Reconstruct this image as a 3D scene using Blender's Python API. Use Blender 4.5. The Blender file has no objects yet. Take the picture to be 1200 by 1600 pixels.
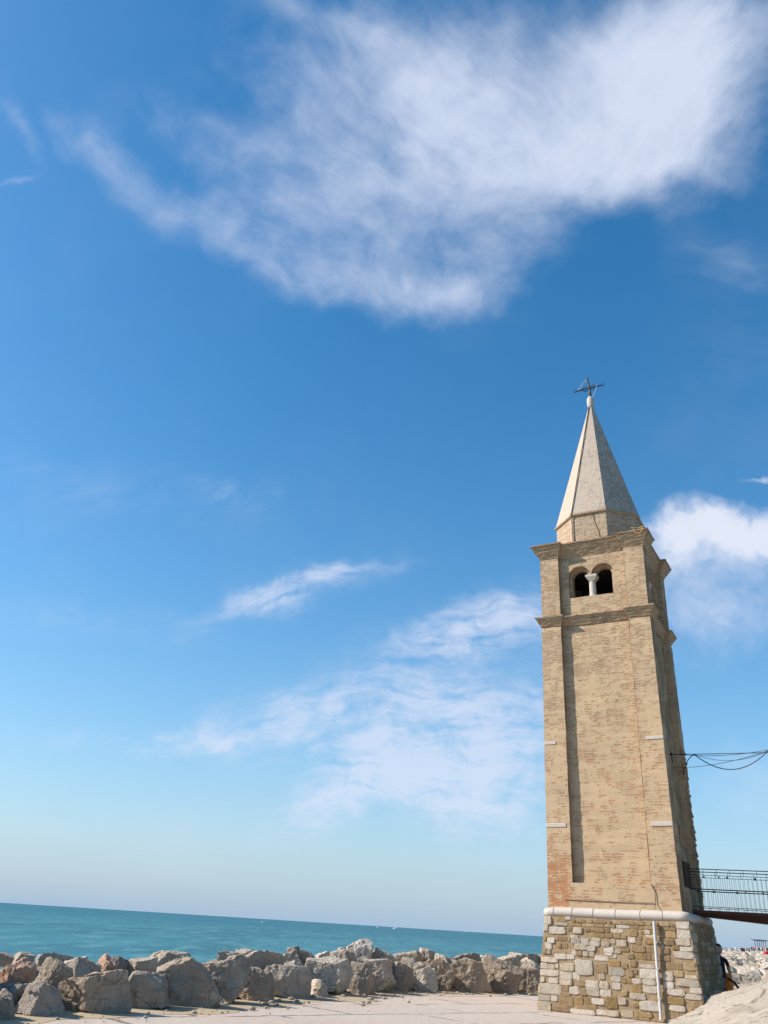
import bpy, bmesh, math, random
import numpy as np
from mathutils import Vector, Matrix, noise as mnoise
R_ = math.radians
SC = bpy.context.scene
COL = SC.collection

# ------------------------------------------------------------------ camera
SUN_EL, SUN_STRENGTH, SKY_STRENGTH, EXPOSURE = 36.0, 5.0, 0.085, 0.54
EYE = 1.6
PITCH, ROLL = 0.4584, 0.0622
cd = bpy.data.cameras.new('camera'); cam = bpy.data.objects.new('camera', cd); COL.objects.link(cam)
cd.sensor_fit = 'VERTICAL'; cd.sensor_height = 36.0; cd.lens = 1309.71 / 1600 * 36
cd.clip_start = 0.05; cd.clip_end = 90000
fwd = Vector((0, math.cos(PITCH), math.sin(PITCH))); up0 = Vector((0, -math.sin(PITCH), math.cos(PITCH))); rt0 = Vector((1, 0, 0))
rt = math.cos(ROLL) * rt0 + math.sin(ROLL) * up0; up = -math.sin(ROLL) * rt0 + math.cos(ROLL) * up0
M = Matrix((rt, up, -fwd)).transposed().to_4x4(); M.translation = (0, 0, EYE)
cam.matrix_world = M
SC.camera = cam
SC.view_settings.view_transform = 'Standard'; SC.view_settings.look = 'None'
SC.view_settings.exposure = EXPOSURE; SC.view_settings.gamma = 1.0; SC.view_settings.use_curve_mapping = False
SC.render.film_transparent = False
SC.cycles.max_bounces = 6

# ------------------------------------------------------------------ node helper
class V:
    """a socket with arithmetic"""
    def __init__(s, g, sock): s.g, s.s = g, sock
    def _m(s, op, *o, clamp=False):
        n = s.g.t.nodes.new('ShaderNodeMath'); n.operation = op; n.use_clamp = clamp
        for i, x in enumerate((s,) + o):
            if isinstance(x, V): s.g.t.links.new(x.s, n.inputs[i])
            else: n.inputs[i].default_value = float(x)
        return V(s.g, n.outputs[0])
    def __add__(s, o): return s._m('ADD', o)
    __radd__ = __add__
    def __sub__(s, o): return s._m('SUBTRACT', o)
    def __rsub__(s, o): return (s * -1) + o
    def __mul__(s, o): return s._m('MULTIPLY', o)
    __rmul__ = __mul__
    def __truediv__(s, o): return s._m('DIVIDE', o)
    def pow(s, o): return s._m('POWER', o)
    def exp(s): return s._m('EXPONENT')
    def sat(s): return s._m('ADD', 0.0, clamp=True)
    def max(s, o): return s._m('MAXIMUM', o)
    def min(s, o): return s._m('MINIMUM', o)
    def abs(s): return s._m('ABSOLUTE')
    def sstep(s, a, b):
        n = s.g.t.nodes.new('ShaderNodeMapRange'); n.interpolation_type = 'SMOOTHSTEP'
        s.g.t.links.new(s.s, n.inputs[0])
        n.inputs[1].default_value, n.inputs[2].default_value = a, b
        return V(s.g, n.outputs[0])
class G:
    def __init__(s, tree): s.t = tree; tree.nodes.clear()
    def n(s, typ, **kw):
        n = s.t.nodes.new(typ)
        for k, v in kw.items(): setattr(n, k, v)
        return n
    def put(s, sock, v):
        if isinstance(v, V): s.t.links.new(v.s, sock)
        elif isinstance(v, (tuple, list)):
            sock.default_value = tuple(v) + (1.0,) if len(v) == 3 and len(sock.default_value) == 4 else v
        else: sock.default_value = v
    def coord(s, which='Object'): return V(s, s.n('ShaderNodeTexCoord').outputs[which])
    def uv(s): return V(s, s.n('ShaderNodeUVMap', uv_map='UVMap').outputs[0])
    def attr(s, name): return V(s, s.n('ShaderNodeAttribute', attribute_name=name).outputs['Color'])
    def sep(s, v):
        n = s.n('ShaderNodeSeparateXYZ'); s.put(n.inputs[0], v); return [V(s, o) for o in n.outputs]
    def comb(s, x, y, z=0.0):
        n = s.n('ShaderNodeCombineXYZ')
        for i, a in enumerate((x, y, z)): s.put(n.inputs[i], a)
        return V(s, n.outputs[0])
    def vmath(s, op, a, b):
        n = s.n('ShaderNodeVectorMath', operation=op); s.put(n.inputs[0], a); s.put(n.inputs[1], b); return V(s, n.outputs[0])
    def mapping(s, v, scale=(1, 1, 1), rot=(0, 0, 0), loc=(0, 0, 0)):
        n = s.n('ShaderNodeMapping'); s.put(n.inputs[0], v)
        n.inputs[1].default_value = loc; n.inputs[2].default_value = rot; n.inputs[3].default_value = scale
        return V(s, n.outputs[0])
    def noise(s, vec, scale=1.0, detail=4.0, rough=0.55, dist=0.0, col=False):
        n = s.n('ShaderNodeTexNoise')
        if vec is not None: s.put(n.inputs['Vector'], vec)
        n.inputs['Scale'].default_value = scale; n.inputs['Detail'].default_value = detail
        n.inputs['Roughness'].default_value = rough; n.inputs['Distortion'].default_value = dist
        return V(s, n.outputs[1 if col else 0])
    def voronoi(s, vec, scale=1.0, feature='F1', out='Distance', rnd=1.0):
        n = s.n('ShaderNodeTexVoronoi', feature=feature); s.put(n.inputs['Vector'], vec)
        n.inputs['Scale'].default_value = scale; n.inputs['Randomness'].default_value = rnd
        return V(s, n.outputs[out])
    def brick(s, vec, w, h, mortar, smooth=0.1):
        n = s.n('ShaderNodeTexBrick'); s.put(n.inputs['Vector'], vec)
        n.inputs['Color1'].default_value = (0, 0, 0, 1); n.inputs['Color2'].default_value = (1, 1, 1, 1)
        n.inputs['Mortar'].default_value = (0.5, 0.5, 0.5, 1)
        n.inputs['Scale'].default_value = 1.0; n.inputs['Mortar Size'].default_value = mortar
        n.inputs['Mortar Smooth'].default_value = smooth
        n.inputs['Brick Width'].default_value = w; n.inputs['Row Height'].default_value = h
        return V(s, n.outputs['Color']), V(s, n.outputs['Fac'])
    def mix(s, f, a, b, mode='MIX'):
        n = s.n('ShaderNodeMix', data_type='RGBA', blend_type=mode)
        s.put(n.inputs[0], f); s.put(n.inputs[6], a); s.put(n.inputs[7], b)
        return V(s, n.outputs[2])
    def ramp(s, f, stops):
        n = s.n('ShaderNodeValToRGB'); s.put(n.inputs[0], f); e = n.color_ramp.elements
        while len(e) < len(stops): e.new(0.5)
        for el, (p, c) in zip(e, stops): el.position = p; el.color = tuple(c) + (1,)
        return V(s, n.outputs[0])
    def bump(s, h, strength=0.5, dist=0.02):
        n = s.n('ShaderNodeBump'); s.put(n.inputs['Height'], h)
        n.inputs['Strength'].default_value = strength; n.inputs['Distance'].default_value = dist
        return V(s, n.outputs[0])
    def out(s, color, rough=0.85, normal=None, metallic=0.0, spec=0.3, **kw):
        b = s.n('ShaderNodeBsdfPrincipled'); o = s.n('ShaderNodeOutputMaterial')
        s.put(b.inputs['Base Color'], color); s.put(b.inputs['Roughness'], rough); s.put(b.inputs['Metallic'], metallic)
        b.inputs['Specular IOR Level'].default_value = spec
        if normal is not None: s.put(b.inputs['Normal'], normal)
        for k, v in kw.items(): s.put(b.inputs[k], v)
        s.t.links.new(b.outputs[0], o.inputs[0])
        return b
def material(name):
    m = bpy.data.materials.new(name); m.use_nodes = True
    return m, G(m.node_tree)

# ------------------------------------------------------------------ world: Nishita sky with clouds laid over the dome
CIRRUS = [(0.0817, 0.3275, 0.1006, 0.0431, 0.082, 0.8), (0.1484, 0.3275, 0.0444, 0.0457, -0.404, 0.72), (0.1632, 0.2853, 0.0523, 0.0306, -0.145, 0.6), (0.0346, 0.3744, 0.0761, 0.0391, 0.322, 0.62), (-0.0289, 0.405, 0.0822, 0.0343, 0.461, 0.5), (-0.0968, 0.4281, 0.0706, 0.0211, 0.475, 0.44), (-0.1562, 0.4004, 0.0644, 0.0189, 0.729, 0.3), (-0.1905, 0.3721, 0.0349, 0.0134, 0.841, 0.22), (-0.21, 0.3582, 0.02, 0.0077, 0.823, 0.14), (-0.0099, 0.4493, 0.0663, 0.018, 0.081, 0.46), (0.0394, 0.4544, 0.0441, 0.0156, -0.296, 0.36), (0.058, 0.4272, 0.033, 0.0213, -0.797, 0.3), (0.0978, 0.3698, 0.0462, 0.0187, -0.257, 0.45), (0.1469, 0.3619, 0.0378, 0.022, -0.506, 0.62), (0.1773, 0.3489, 0.0201, 0.0189, -0.723, 0.3), (-0.031, 0.3255, 0.0687, 0.038, 0.438, 0.34), (-0.093, 0.3646, 0.0896, 0.0419, 0.541, 0.2), (-0.0637, 0.2977, 0.0482, 0.0109, 0.321, 0.26), (-0.1213, 0.3752, 0.0668, 0.0157, 0.645, 0.16)]
CUMULUS = [(0.2425, 0.5825, 0.031, 0.014, -0.508, 0.8), (0.2748, 0.5851, 0.0368, 0.014, -0.469, 0.62), (0.303, 0.5833, 0.0314, 0.0179, -0.346, 0.7), (0.2636, 0.6126, 0.0572, 0.0257, -0.124, 0.42), (0.28, 0.5434, 0.0148, 0.0043, -0.41, 0.6), (0.3083, 0.6436, 0.067, 0.0365, -0.362, 0.4), (0.253, 0.6655, 0.0508, 0.0429, -0.307, 0.37), (0.2265, 0.613, 0.0216, 0.031, 0.094, 0.46), (0.3564, 0.7806, 0.0744, 0.05, -0.426, 0.45), (0.2906, 0.7243, 0.0631, 0.0386, -0.352, 0.14)]
WISPS = [(-0.0768, 0.6879, 0.0666, 0.0123, -0.203, 0.6), (-0.019, 0.6703, 0.0386, 0.0083, -0.221, 0.4), (-0.1076, 0.7023, 0.0668, 0.0147, -0.209, 0.35), (-0.1202, 0.6044, 0.0358, 0.0135, 0.219, 0.26), (-0.1857, 0.6022, 0.0993, 0.0237, 0.318, 0.11), (0.118, 0.6984, 0.0725, 0.0256, -0.385, 0.75), (0.0581, 0.7186, 0.0744, 0.0227, -0.327, 0.38), (-0.1516, 0.8182, 0.0659, 0.0107, 0.017, 0.6), (-0.0672, 0.7896, 0.0838, 0.0201, -0.135, 0.45), (0.0274, 0.8393, 0.1183, 0.0301, 0.112, 0.85), (-0.0334, 0.879, 0.05, 0.0248, -0.533, 0.75), (0.1098, 0.8018, 0.0834, 0.0476, 0.139, 0.8), (0.0814, 0.8725, 0.101, 0.0364, 0.024, 0.5), (-0.2433, 0.6966, 0.1002, 0.0187, 0.257, 0.2), (0.0405, 0.7785, 0.1078, 0.0211, -0.103, 0.32), (-0.2301, 0.3512, 0.0163, 0.006, 1.259, 0.32), (-0.2401, 0.3782, 0.0106, 0.0032, -0.151, 0.45), (0.2475, 0.4618, 0.0482, 0.026, -0.264, 0.1), (-0.2677, 0.807, 0.0968, 0.0116, 0.237, 0.25), (-0.1732, 0.9062, 0.1896, 0.0363, 0.112, 0.2), (0.2095, 0.4113, 0.041, 0.0166, 0.374, 0.16), (-0.2549, 0.5777, 0.0744, 0.0129, 0.497, 0.08)]

w = bpy.data.worlds.new('World'); SC.world = w; w.use_nodes = True
g = G(w.node_tree)
sky = g.n('ShaderNodeTexSky', sky_type='NISHITA'); sky.sun_disc = False
sky.sun_elevation = R_(SUN_EL); sky.sun_rotation = R_(-90)
sky.altitude = 0; sky.air_density = 1.0; sky.dust_density = 0.6; sky.ozone_density = 2.0
skyc = V(g, sky.outputs[0])
hs = g.n('ShaderNodeHueSaturation'); g.put(hs.inputs['Color'], skyc)
hs.inputs['Saturation'].default_value = 1.38; hs.inputs['Value'].default_value = 1.50; hs.inputs['Hue'].default_value = 0.493
skyc = V(g, hs.outputs[0])
d = g.sep(g.coord('Generated'))
zz = d[2].max(-0.2) + 1.0
X, Y = d[0] / zz, d[1] / zz                           # stereographic chart of the sky dome
P0 = g.comb(X, Y, 0.0)
def warp(P, scale, amt, det=3.0):
    c = g.vmath('SUBTRACT', g.noise(P, scale, det, 0.6, col=True), (0.5, 0.5, 0.5))
    return g.vmath('ADD', P, g.vmath('MULTIPLY', c, (amt, amt, 0.0)))
def blobs(P, B):
    x, y, _ = g.sep(P); tot = None
    for cx, cy, rx, ry, a, amp in B:
        ca, sa = math.cos(a), math.sin(a)
        dx, dy = x - cx, y - cy
        p = (dx * (ca / rx)) + (dy * (sa / rx)); q = (dy * (ca / ry)) - (dx * (sa / ry))
        e = ((p * p + q * q) * -1.0).exp() * amp
        tot = e if tot is None else tot + e
    return tot
def streak(P, ang, along, across, det=5.0, rough=0.62):
    m = g.mapping(g.mapping(P, rot=(0, 0, -ang)), scale=(1 / along, 1 / across, 1))
    return g.noise(m, 1.0, det, rough)
# the big fan of cirrus
Pw = warp(warp(P0, 9, 0.055), 40, 0.010)
cov = blobs(Pw, CIRRUS)
Ps = warp(P0, 7, 0.07)
st1 = streak(Ps, R_(38), 0.08, 0.014, 6.0, 0.66) * 0.7 + streak(warp(P0, 11, 0.05), R_(36), 0.09, 0.0055, 4.0, 0.6) * 0.3
xx, yy, _ = g.sep(Ps); bx, by = xx + 0.005, yy - 0.272
rad = (bx * bx + by * by).pow(0.5); the = bx._m('ARCTAN2', by)
st2 = g.noise(g.comb(rad * 75.0, the * 5.0, 3.0), 1.0, 6.0, 0.68)
wrim = rad.sstep(0.10, 0.17)
stk = st1 * (1.0 - wrim) + st2 * wrim
fine = g.noise(Pw, 60, 5, 0.6)
big = g.noise(Ps, 24, 5, 0.55)
al1 = ((cov.min(1.25) - 0.12) * 0.92 + (stk - 0.5) * (cov.min(1.0) * 0.62) + (fine - 0.5) * 0.20 + (big - 0.5) * 0.80).sstep(0.0, 1.15) * 0.90
al1 = al1 * cov.sstep(0.06, 0.30)
# puffy cloud low on the right
Pc = warp(warp(P0, 22, 0.03), 75, 0.014, 5.0)
cov2 = blobs(Pc, CUMULUS)
f2 = g.noise(Pc, 36, 7, 0.62)
al2 = ((cov2 - 0.20) * 1.15 + (f2 - 0.5) * 1.35 * cov2.min(0.9)).sstep(0.0, 1.05) * 0.88
# thin wisps
Pv = warp(warp(P0, 10, 0.05), 45, 0.012)
cov3 = blobs(Pv, WISPS)
st3 = streak(warp(P0, 12, 0.05), R_(-8), 0.06, 0.010)
veil = g.noise(Pv, 30, 5, 0.55)
al3 = (cov3 * 1.15 * ((st3 * 0.5 + veil * 0.5) - 0.30).max(0.0) * 3.6 + (g.noise(P0, 6, 4, 0.6) - 0.46).max(0.0) * 0.62).sstep(0.0, 1.05) * 0.72
haze = (d[2].max(0.0) * -6.0).exp() * 0.92
one = 1.0 - (1.0 - al1) * (1.0 - al2) * (1.0 - al3)
HZ = (2.95, 4.25, 5.85)
CL = (6.0, 6.35, 7.5)
c = g.mix(haze, skyc, HZ)
bright = g.mix(al2.sstep(0.45, 0.9), (5.9, 6.45, 7.8), (6.9, 7.15, 8.0))
c = g.mix(one.sat(), c, bright)
bg = g.n('ShaderNodeBackground'); g.put(bg.inputs[0], c); bg.inputs[1].default_value = SKY_STRENGTH
wo = g.n('ShaderNodeOutputWorld'); w.node_tree.links.new(bg.outputs[0], wo.inputs[0])
w.cycles.sampling_method = 'MANUAL'; w.cycles.sample_map_resolution = 512

# ------------------------------------------------------------------ sun from the left
sd = bpy.data.lights.new('sun', 'SUN'); sun = bpy.data.objects.new('sun', sd); COL.objects.link(sun)
sd.energy = SUN_STRENGTH; sd.angle = R_(0.5); sd.color = (1.0, 0.93, 0.83)
sun.rotation_euler = (0, -R_(90 - SUN_EL), 0); sun.location = (-30, 0, 30)

# ------------------------------------------------------------------ mesh helpers
class MB:
    def __init__(s): s.v, s.f, s.m, s.c = [], [], [], []
    def face(s, idx, mat=0, col=None): s.f.append(tuple(idx)); s.m.append(mat); s.c.append(col or (1, 1, 1))
    def add(s, vs, fs, mat=0, col=None):
        o = len(s.v); s.v += [tuple(x) for x in vs]
        for f in fs: s.face([o + i for i in f], mat, col)
    def box(s, x0, y0, z0, x1, y1, z1, mat=0, col=None):
        s.add([(x0, y0, z0), (x1, y0, z0), (x1, y1, z0), (x0, y1, z0), (x0, y0, z1), (x1, y0, z1), (x1, y1, z1), (x0, y1, z1)],
              [(3, 2, 1, 0), (4, 5, 6, 7), (0, 1, 5, 4), (1, 2, 6, 5), (2, 3, 7, 6), (3, 0, 4, 7)], mat, col)
    def loft(s, rings, cap=True, mat=0, col=None, closed=True):
        n = len(rings[0]); o = len(s.v)
        for r in rings: s.v += [tuple(p) for p in r]
        for k in range(len(rings) - 1):
            for i in range(n if closed else n - 1):
                j = (i + 1) % n
                s.face((o + k * n + i, o + k * n + j, o + (k + 1) * n + j, o + (k + 1) * n + i), mat, col)
        if cap:
            s.face([o + i for i in reversed(range(n))], mat, col); s.face([o + (len(rings) - 1) * n + i for i in range(n)], mat, col)
    def tube(s, pts, r, n=8, mat=0, cap=True, col=None):
        pts = [Vector(p) for p in pts]; rr = r if isinstance(r, (list, tuple)) else [r] * len(pts); rings = []
        t0 = (pts[1] - pts[0]).normalized(); a = Vector((0, 0, 1)) if abs(t0.z) < 0.9 else Vector((1, 0, 0))
        nrm = t0.cross(a).normalized()
        for i, p in enumerate(pts):
            t = (pts[min(i + 1, len(pts) - 1)] - pts[max(i - 1, 0)]).normalized()
            nrm = (nrm - t * nrm.dot(t)).normalized(); b = t.cross(nrm)
            rings.append([p + (nrm * math.cos(2 * math.pi * k / n) + b * math.sin(2 * math.pi * k / n)) * rr[i] for k in range(n)])
        s.loft(rings, cap, mat, col)
    def lathe(s, prof, cx=0, cy=0, n=16, mat=0, col=None):
        s.loft([[(cx + r * math.cos(2 * math.pi * k / n), cy + r * math.sin(2 * math.pi * k / n), z) for k in range(n)] for r, z in prof], True, mat, col)
    def upward(s):
        for k, f in enumerate(s.f):
            a = 0.0
            for i in range(len(f)):
                p, q = s.v[f[i]], s.v[f[(i + 1) % len(f)]]; a += p[0] * q[1] - q[0] * p[1]
            if a < 0: s.f[k] = tuple(reversed(f))
        return s
    def build(s, name, mats, parent=None, smooth=False, uv=False, fix=True, cols=False):
        me = bpy.data.meshes.new(name); me.from_pydata(s.v, [], s.f)
        for m in (mats if isinstance(mats, (list, tuple)) else [mats]): me.materials.append(m)
        me.polygons.foreach_set('material_index', s.m)
        if cols:
            at = me.color_attributes.new('tint', 'FLOAT_COLOR', 'CORNER')
            buf = []
            for p in me.polygons: buf += list(s.c[p.index] + (1.0,)) * p.loop_total
            at.data.foreach_set('color', buf)
        if fix:
            bm = bmesh.new(); bm.from_mesh(me); bmesh.ops.recalc_face_normals(bm, faces=bm.faces); bm.to_mesh(me); bm.free()
        if smooth: me.polygons.foreach_set('use_smooth', [True] * len(me.polygons))
        if uv: box_uv(me)
        o = bpy.data.objects.new(name, me); COL.objects.link(o)
        if parent: o.parent = parent
        return o
def box_uv(me):
    l = me.uv_layers.new(name='UVMap')
    for p in me.polygons:
        nx, ny, nz = p.normal; ax, ay = abs(nx), abs(ny)
        for li in p.loop_indices:
            co = me.vertices[me.loops[li].vertex_index].co
            if abs(nz) > 0.8: q = (co.x, co.y)
            elif ax > 2.0 * ay: q = (co.y + 0.11, co.z)
            elif ay > 2.0 * ax: q = (co.x, co.z)
            else:
                t = Vector((-ny, nx, 0)).normalized(); q = (co.x * t.x + co.y * t.y, co.z)
            l.data[li].uv = q
def set_sharp(o, ang=32):
    o.data.polygons.foreach_set('use_smooth', [True] * len(o.data.polygons))
    o.data.set_sharp_from_angle(angle=R_(ang))
def tag(o, label=None, cat=None, group=None, kind=None):
    if label: o['label'] = label
    if cat: o['category'] = cat
    if group: o['group'] = group
    if kind: o['kind'] = kind
    return o
def empty(name, loc=(0, 0, 0), rz=0.0):
    o = bpy.data.objects.new(name, None); o.empty_display_size = 0.3; o.location = loc; o.rotation_euler = (0, 0, rz); COL.objects.link(o); return o
def copy_tree(o, parent=None):
    c = o.copy(); COL.objects.link(c)
    if parent: c.parent = parent
    for ch in list(o.children): copy_tree(ch, c)
    return c
def at_bearing(b, D, z): return Vector((math.sin(R_(b)) * D, math.cos(R_(b)) * D, z))
def fbm(p, H=0.7, oct=4): return mnoise.fractal(Vector(p), H, 2.0, oct)

# ------------------------------------------------------------------ materials
def m_brick():
    m, g = material('weathered_brick_plaster')
    uv = g.uv(); x, z, _ = g.sep(uv)
    wob = g.vmath('MULTIPLY', g.vmath('SUBTRACT', g.noise(uv, 3.0, 5, 0.7, col=True), (0.5, 0.5, 0.5)), (0.12, 0.06, 0))
    uvw = g.vmath('ADD', uv, wob)
    r, mo = g.brick(uvw, 0.24, 0.068, 0.012, 0.3)
    n1 = g.noise(uv, 1.1, 5, 0.6); n2 = g.noise(uv, 4.5, 5, 0.65); n3 = g.noise(g.mapping(uv, (7, 22, 1)), 1.0, 4, 0.6)
    n4 = g.noise(uv, 60, 3, 0.6)
    hi = z.sstep(5.0, 9.5)                                            # higher up more of the brick face shows through
    wear = (z * -1.0).sstep(-4.6, -2.6) * (x * -1.0).sstep(0.9, 1.1)  # worn foot of the left pilaster
    ex = (n2 - 0.5) * 1.7 + (r - 0.5) * 0.55 + (n3 - 0.5) * 1.5 + hi * 0.16 + wear * 0.40 + (n1 - 0.5) * 1.0
    ex = (ex - mo * 0.30).sstep(0.02, 0.36)
    plaster = g.mix(n1.sstep(0.32, 0.68), (0.495, 0.358, 0.222), (0.43, 0.316, 0.204))
    plaster = g.mix((n2.sstep(0.5, 0.75)) * 0.45, plaster, (0.345, 0.26, 0.18))
    red = g.mix(r, (0.36, 0.135, 0.065), (0.42, 0.225, 0.11))
    tan = g.mix(r, (0.255, 0.155, 0.09), (0.37, 0.245, 0.15))
    tanness = (hi * 0.85 + n1.sstep(0.35, 0.6) * 0.40 - wear * 0.6).sat()
    br = g.mix(tanness, red, tan)
    c = g.mix(ex * 0.95, plaster, br)
    stain = g.noise(uv, 2.2, 6, 0.7).sstep(0.56, 0.72)
    c = g.mix(stain * 0.55, c, (0.25, 0.185, 0.125))
    c = g.mix((n4 - 0.5).abs() * 0.9, c, (0.23, 0.165, 0.105)); c = g.mix(g.noise(uv, 18, 5, 0.7).sstep(0.52, 0.72) * 0.35, c, (0.26, 0.185, 0.115))
    sea = g.sep(g.coord('Normal'))[0].sstep(0.5, 0.8) * n1.sstep(0.30, 0.60)           # brown stains, plus shade painted onto right-facing walls
    c = g.mix(sea * 0.8, c, (0.21, 0.125, 0.065))  # sea: brown stains plus shade painted onto right-facing walls
    h = ex * -0.8 + n4 * 0.5 + n2 * 0.8
    g.out(c, 0.92, g.bump(h, 0.55, 0.02), spec=0.15); return m
def m_red_brick():
    m, g = material('eroded_red_brick'); uv = g.uv()
    r, mo = g.brick(uv, 0.24, 0.068, 0.014, 0.3); n = g.noise(uv, 5, 5, 0.65)
    c = g.mix(r, (0.36, 0.14, 0.07), (0.42, 0.24, 0.12)); c = g.mix(mo * 0.8, c, (0.38, 0.29, 0.19))
    c = g.mix(n.sstep(0.45, 0.7) * 0.6, c, (0.22, 0.12, 0.07))
    g.out(c, 0.95, g.bump(n - mo, 0.7, 0.03), spec=0.1); return m
def m_trim():
    m, g = material('brick_cornice'); uv = g.uv(); p = g.coord()
    n = g.noise(p, 3.2, 5, 0.65); r, mo = g.brick(uv, 0.26, 0.066, 0.010, 0.3)
    c = g.mix(n, (0.30, 0.205, 0.125), (0.44, 0.325, 0.21)); c = g.mix(r * 0.35, c, (0.40, 0.23, 0.13))
    n2 = g.noise(g.mapping(uv, (6, 16, 1)), 1.0, 5, 0.65); c = g.mix(n2.sstep(0.5, 0.66) * 0.6, c, (0.19, 0.12, 0.07))
    c = g.mix(n.sstep(0.56, 0.70) * 0.75, c, (0.13, 0.09, 0.06)); c = g.mix(mo * 0.4, c, (0.40, 0.32, 0.22))
    g.out(c, 0.93, g.bump(n + n2 * 0.3 - mo * 0.5, 0.5, 0.03), spec=0.1); return m
def m_drum():
    m, g = material('drum_brick'); uv = g.uv(); n = g.noise(uv, 4, 5, 0.6); n5 = g.noise(g.mapping(uv, (9, 30, 1)), 1, 4, 0.6)
    r, mo = g.brick(uv, 0.22, 0.062, 0.012, 0.3)
    c = g.mix(r, (0.33, 0.225, 0.145), (0.52, 0.40, 0.28)); c = g.mix(n5.sstep(0.45, 0.62) * 0.75, c, (0.22, 0.14, 0.085))
    c = g.mix(mo * 0.5, c, (0.52, 0.43, 0.32)); c = g.mix(n.sstep(0.55, 0.75) * 0.35, c, (0.28, 0.2, 0.14))
    g.out(c, 0.92, g.bump(n5 - mo, 0.6, 0.02), spec=0.12); return m
def m_spire():
    m, g = material('spire_render'); p = g.coord(); x, y, z = g.sep(p)
    n = g.noise(p, 2.4, 6, 0.65); n2 = g.noise(p, 13, 6, 0.7); n3 = g.noise(p, 34, 4, 0.7)
    c = g.mix(n, (0.41, 0.325, 0.26), (0.48, 0.395, 0.32))
    lich_shade = (n2 * 0.65 + n * 0.35 + x.sstep(-0.6, 0.7) * 0.10 - 0.03).sstep(0.50, 0.64)   # lichen, thickened to the right to paint in that side's shade
    c = g.mix(lich_shade * 0.65, c, (0.20, 0.165, 0.135)); c = g.mix(n3.sstep(0.54, 0.66) * 0.6, c, (0.20, 0.165, 0.135))
    g.out(c, 0.92, g.bump(n2 + n3 * 0.5, 0.45, 0.02), spec=0.12); return m
def m_stone_block():
    m, g = material('white_limestone'); p = g.coord(); n = g.noise(p, 5, 6, 0.65); n2 = g.noise(p, 26, 5, 0.65)
    c = g.mix(n, (0.41, 0.355, 0.30), (0.53, 0.47, 0.41)); c = g.mix(n2.sstep(0.58, 0.78) * 0.45, c, (0.36, 0.30, 0.23))
    g.out(c, 0.8, g.bump(n2 + n, 0.4, 0.015), spec=0.25); return m
def m_rubble():
    m, g = material('rubble_masonry'); p = g.coord(); t = g.attr('tint')
    n = g.noise(p, 7, 6, 0.7); n2 = g.noise(p, 30, 5, 0.7)
    c = g.mix(n.sstep(0.35, 0.7) * 0.55, t, g.mix(1.0, t, (0.66, 0.58, 0.48), 'MULTIPLY'))
    c = g.mix(n2.sstep(0.56, 0.74) * 0.5, c, g.mix(1.0, t, (0.45, 0.37, 0.28), 'MULTIPLY'))
    g.out(c, 0.92, g.bump(n2 + n * 1.2, 0.75, 0.03), spec=0.12); return m
def m_rock():
    m, g = material('breakwater_rock'); p = g.coord()
    oi = g.n('ShaderNodeObjectInfo'); rnd = V(g, oi.outputs['Random']); oc = V(g, oi.outputs['Color'])
    loc = g.vmath('ADD', p, g.comb(rnd * 37.0, rnd * 11.0, rnd * 23.0))
    n = g.noise(loc, 1.6, 6, 0.65); n2 = g.noise(loc, 7, 6, 0.7, 0.4); n3 = g.noise(loc, 38, 4, 0.7)
    vein = g.noise(g.mapping(loc, (1.2, 1.2, 6.0), (0.5, 0.35, 0)), 1.3, 5, 0.6)
    c = g.mix(n.sstep(0.3, 0.7), g.mix(1.0, oc, (0.72, 0.69, 0.66), 'MULTIPLY'), g.mix(1.0, oc, (1.12, 1.08, 1.02), 'MULTIPLY'))
    c = g.mix(n2.sstep(0.55, 0.72) * 0.45, c, g.mix(1.0, oc, (0.55, 0.47, 0.40), 'MULTIPLY'))
    c = g.mix(vein.sstep(0.56, 0.66) * 0.4, c, g.mix(1.0, oc, (1.25, 1.20, 1.12), 'MULTIPLY'))
    c = g.mix(n3.sstep(0.6, 0.75) * 0.35, c, g.mix(1.0, oc, (0.5, 0.46, 0.42), 'MULTIPLY'))
    wl = g.vmath('ADD', loc, g.vmath('MULTIPLY', g.vmath('SUBTRACT', g.noise(loc, 2.5, 4, 0.65, col=True), (0.5, 0.5, 0.5)), (0.55, 0.55, 0.55)))
    crk = (g.voronoi(wl, 2.1, 'DISTANCE_TO_EDGE') * -1.0).sstep(-0.030, -0.004) * n.sstep(0.45, 0.60)
    c = g.mix(crk * 0.38, c, (0.085, 0.07, 0.055))
    c = g.mix(g.noise(loc, 0.9, 3, 0.5).sstep(0.55, 0.68) * 0.4, c, g.mix(1.0, oc, (1.0, 0.80, 0.60), 'MULTIPLY'))
    g.out(c, 0.9, g.bump(n2 * 1.0 + n3 * 0.45 + vein * 0.6 - crk * 0.6, 0.8, 0.06), spec=0.2); return m
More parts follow.
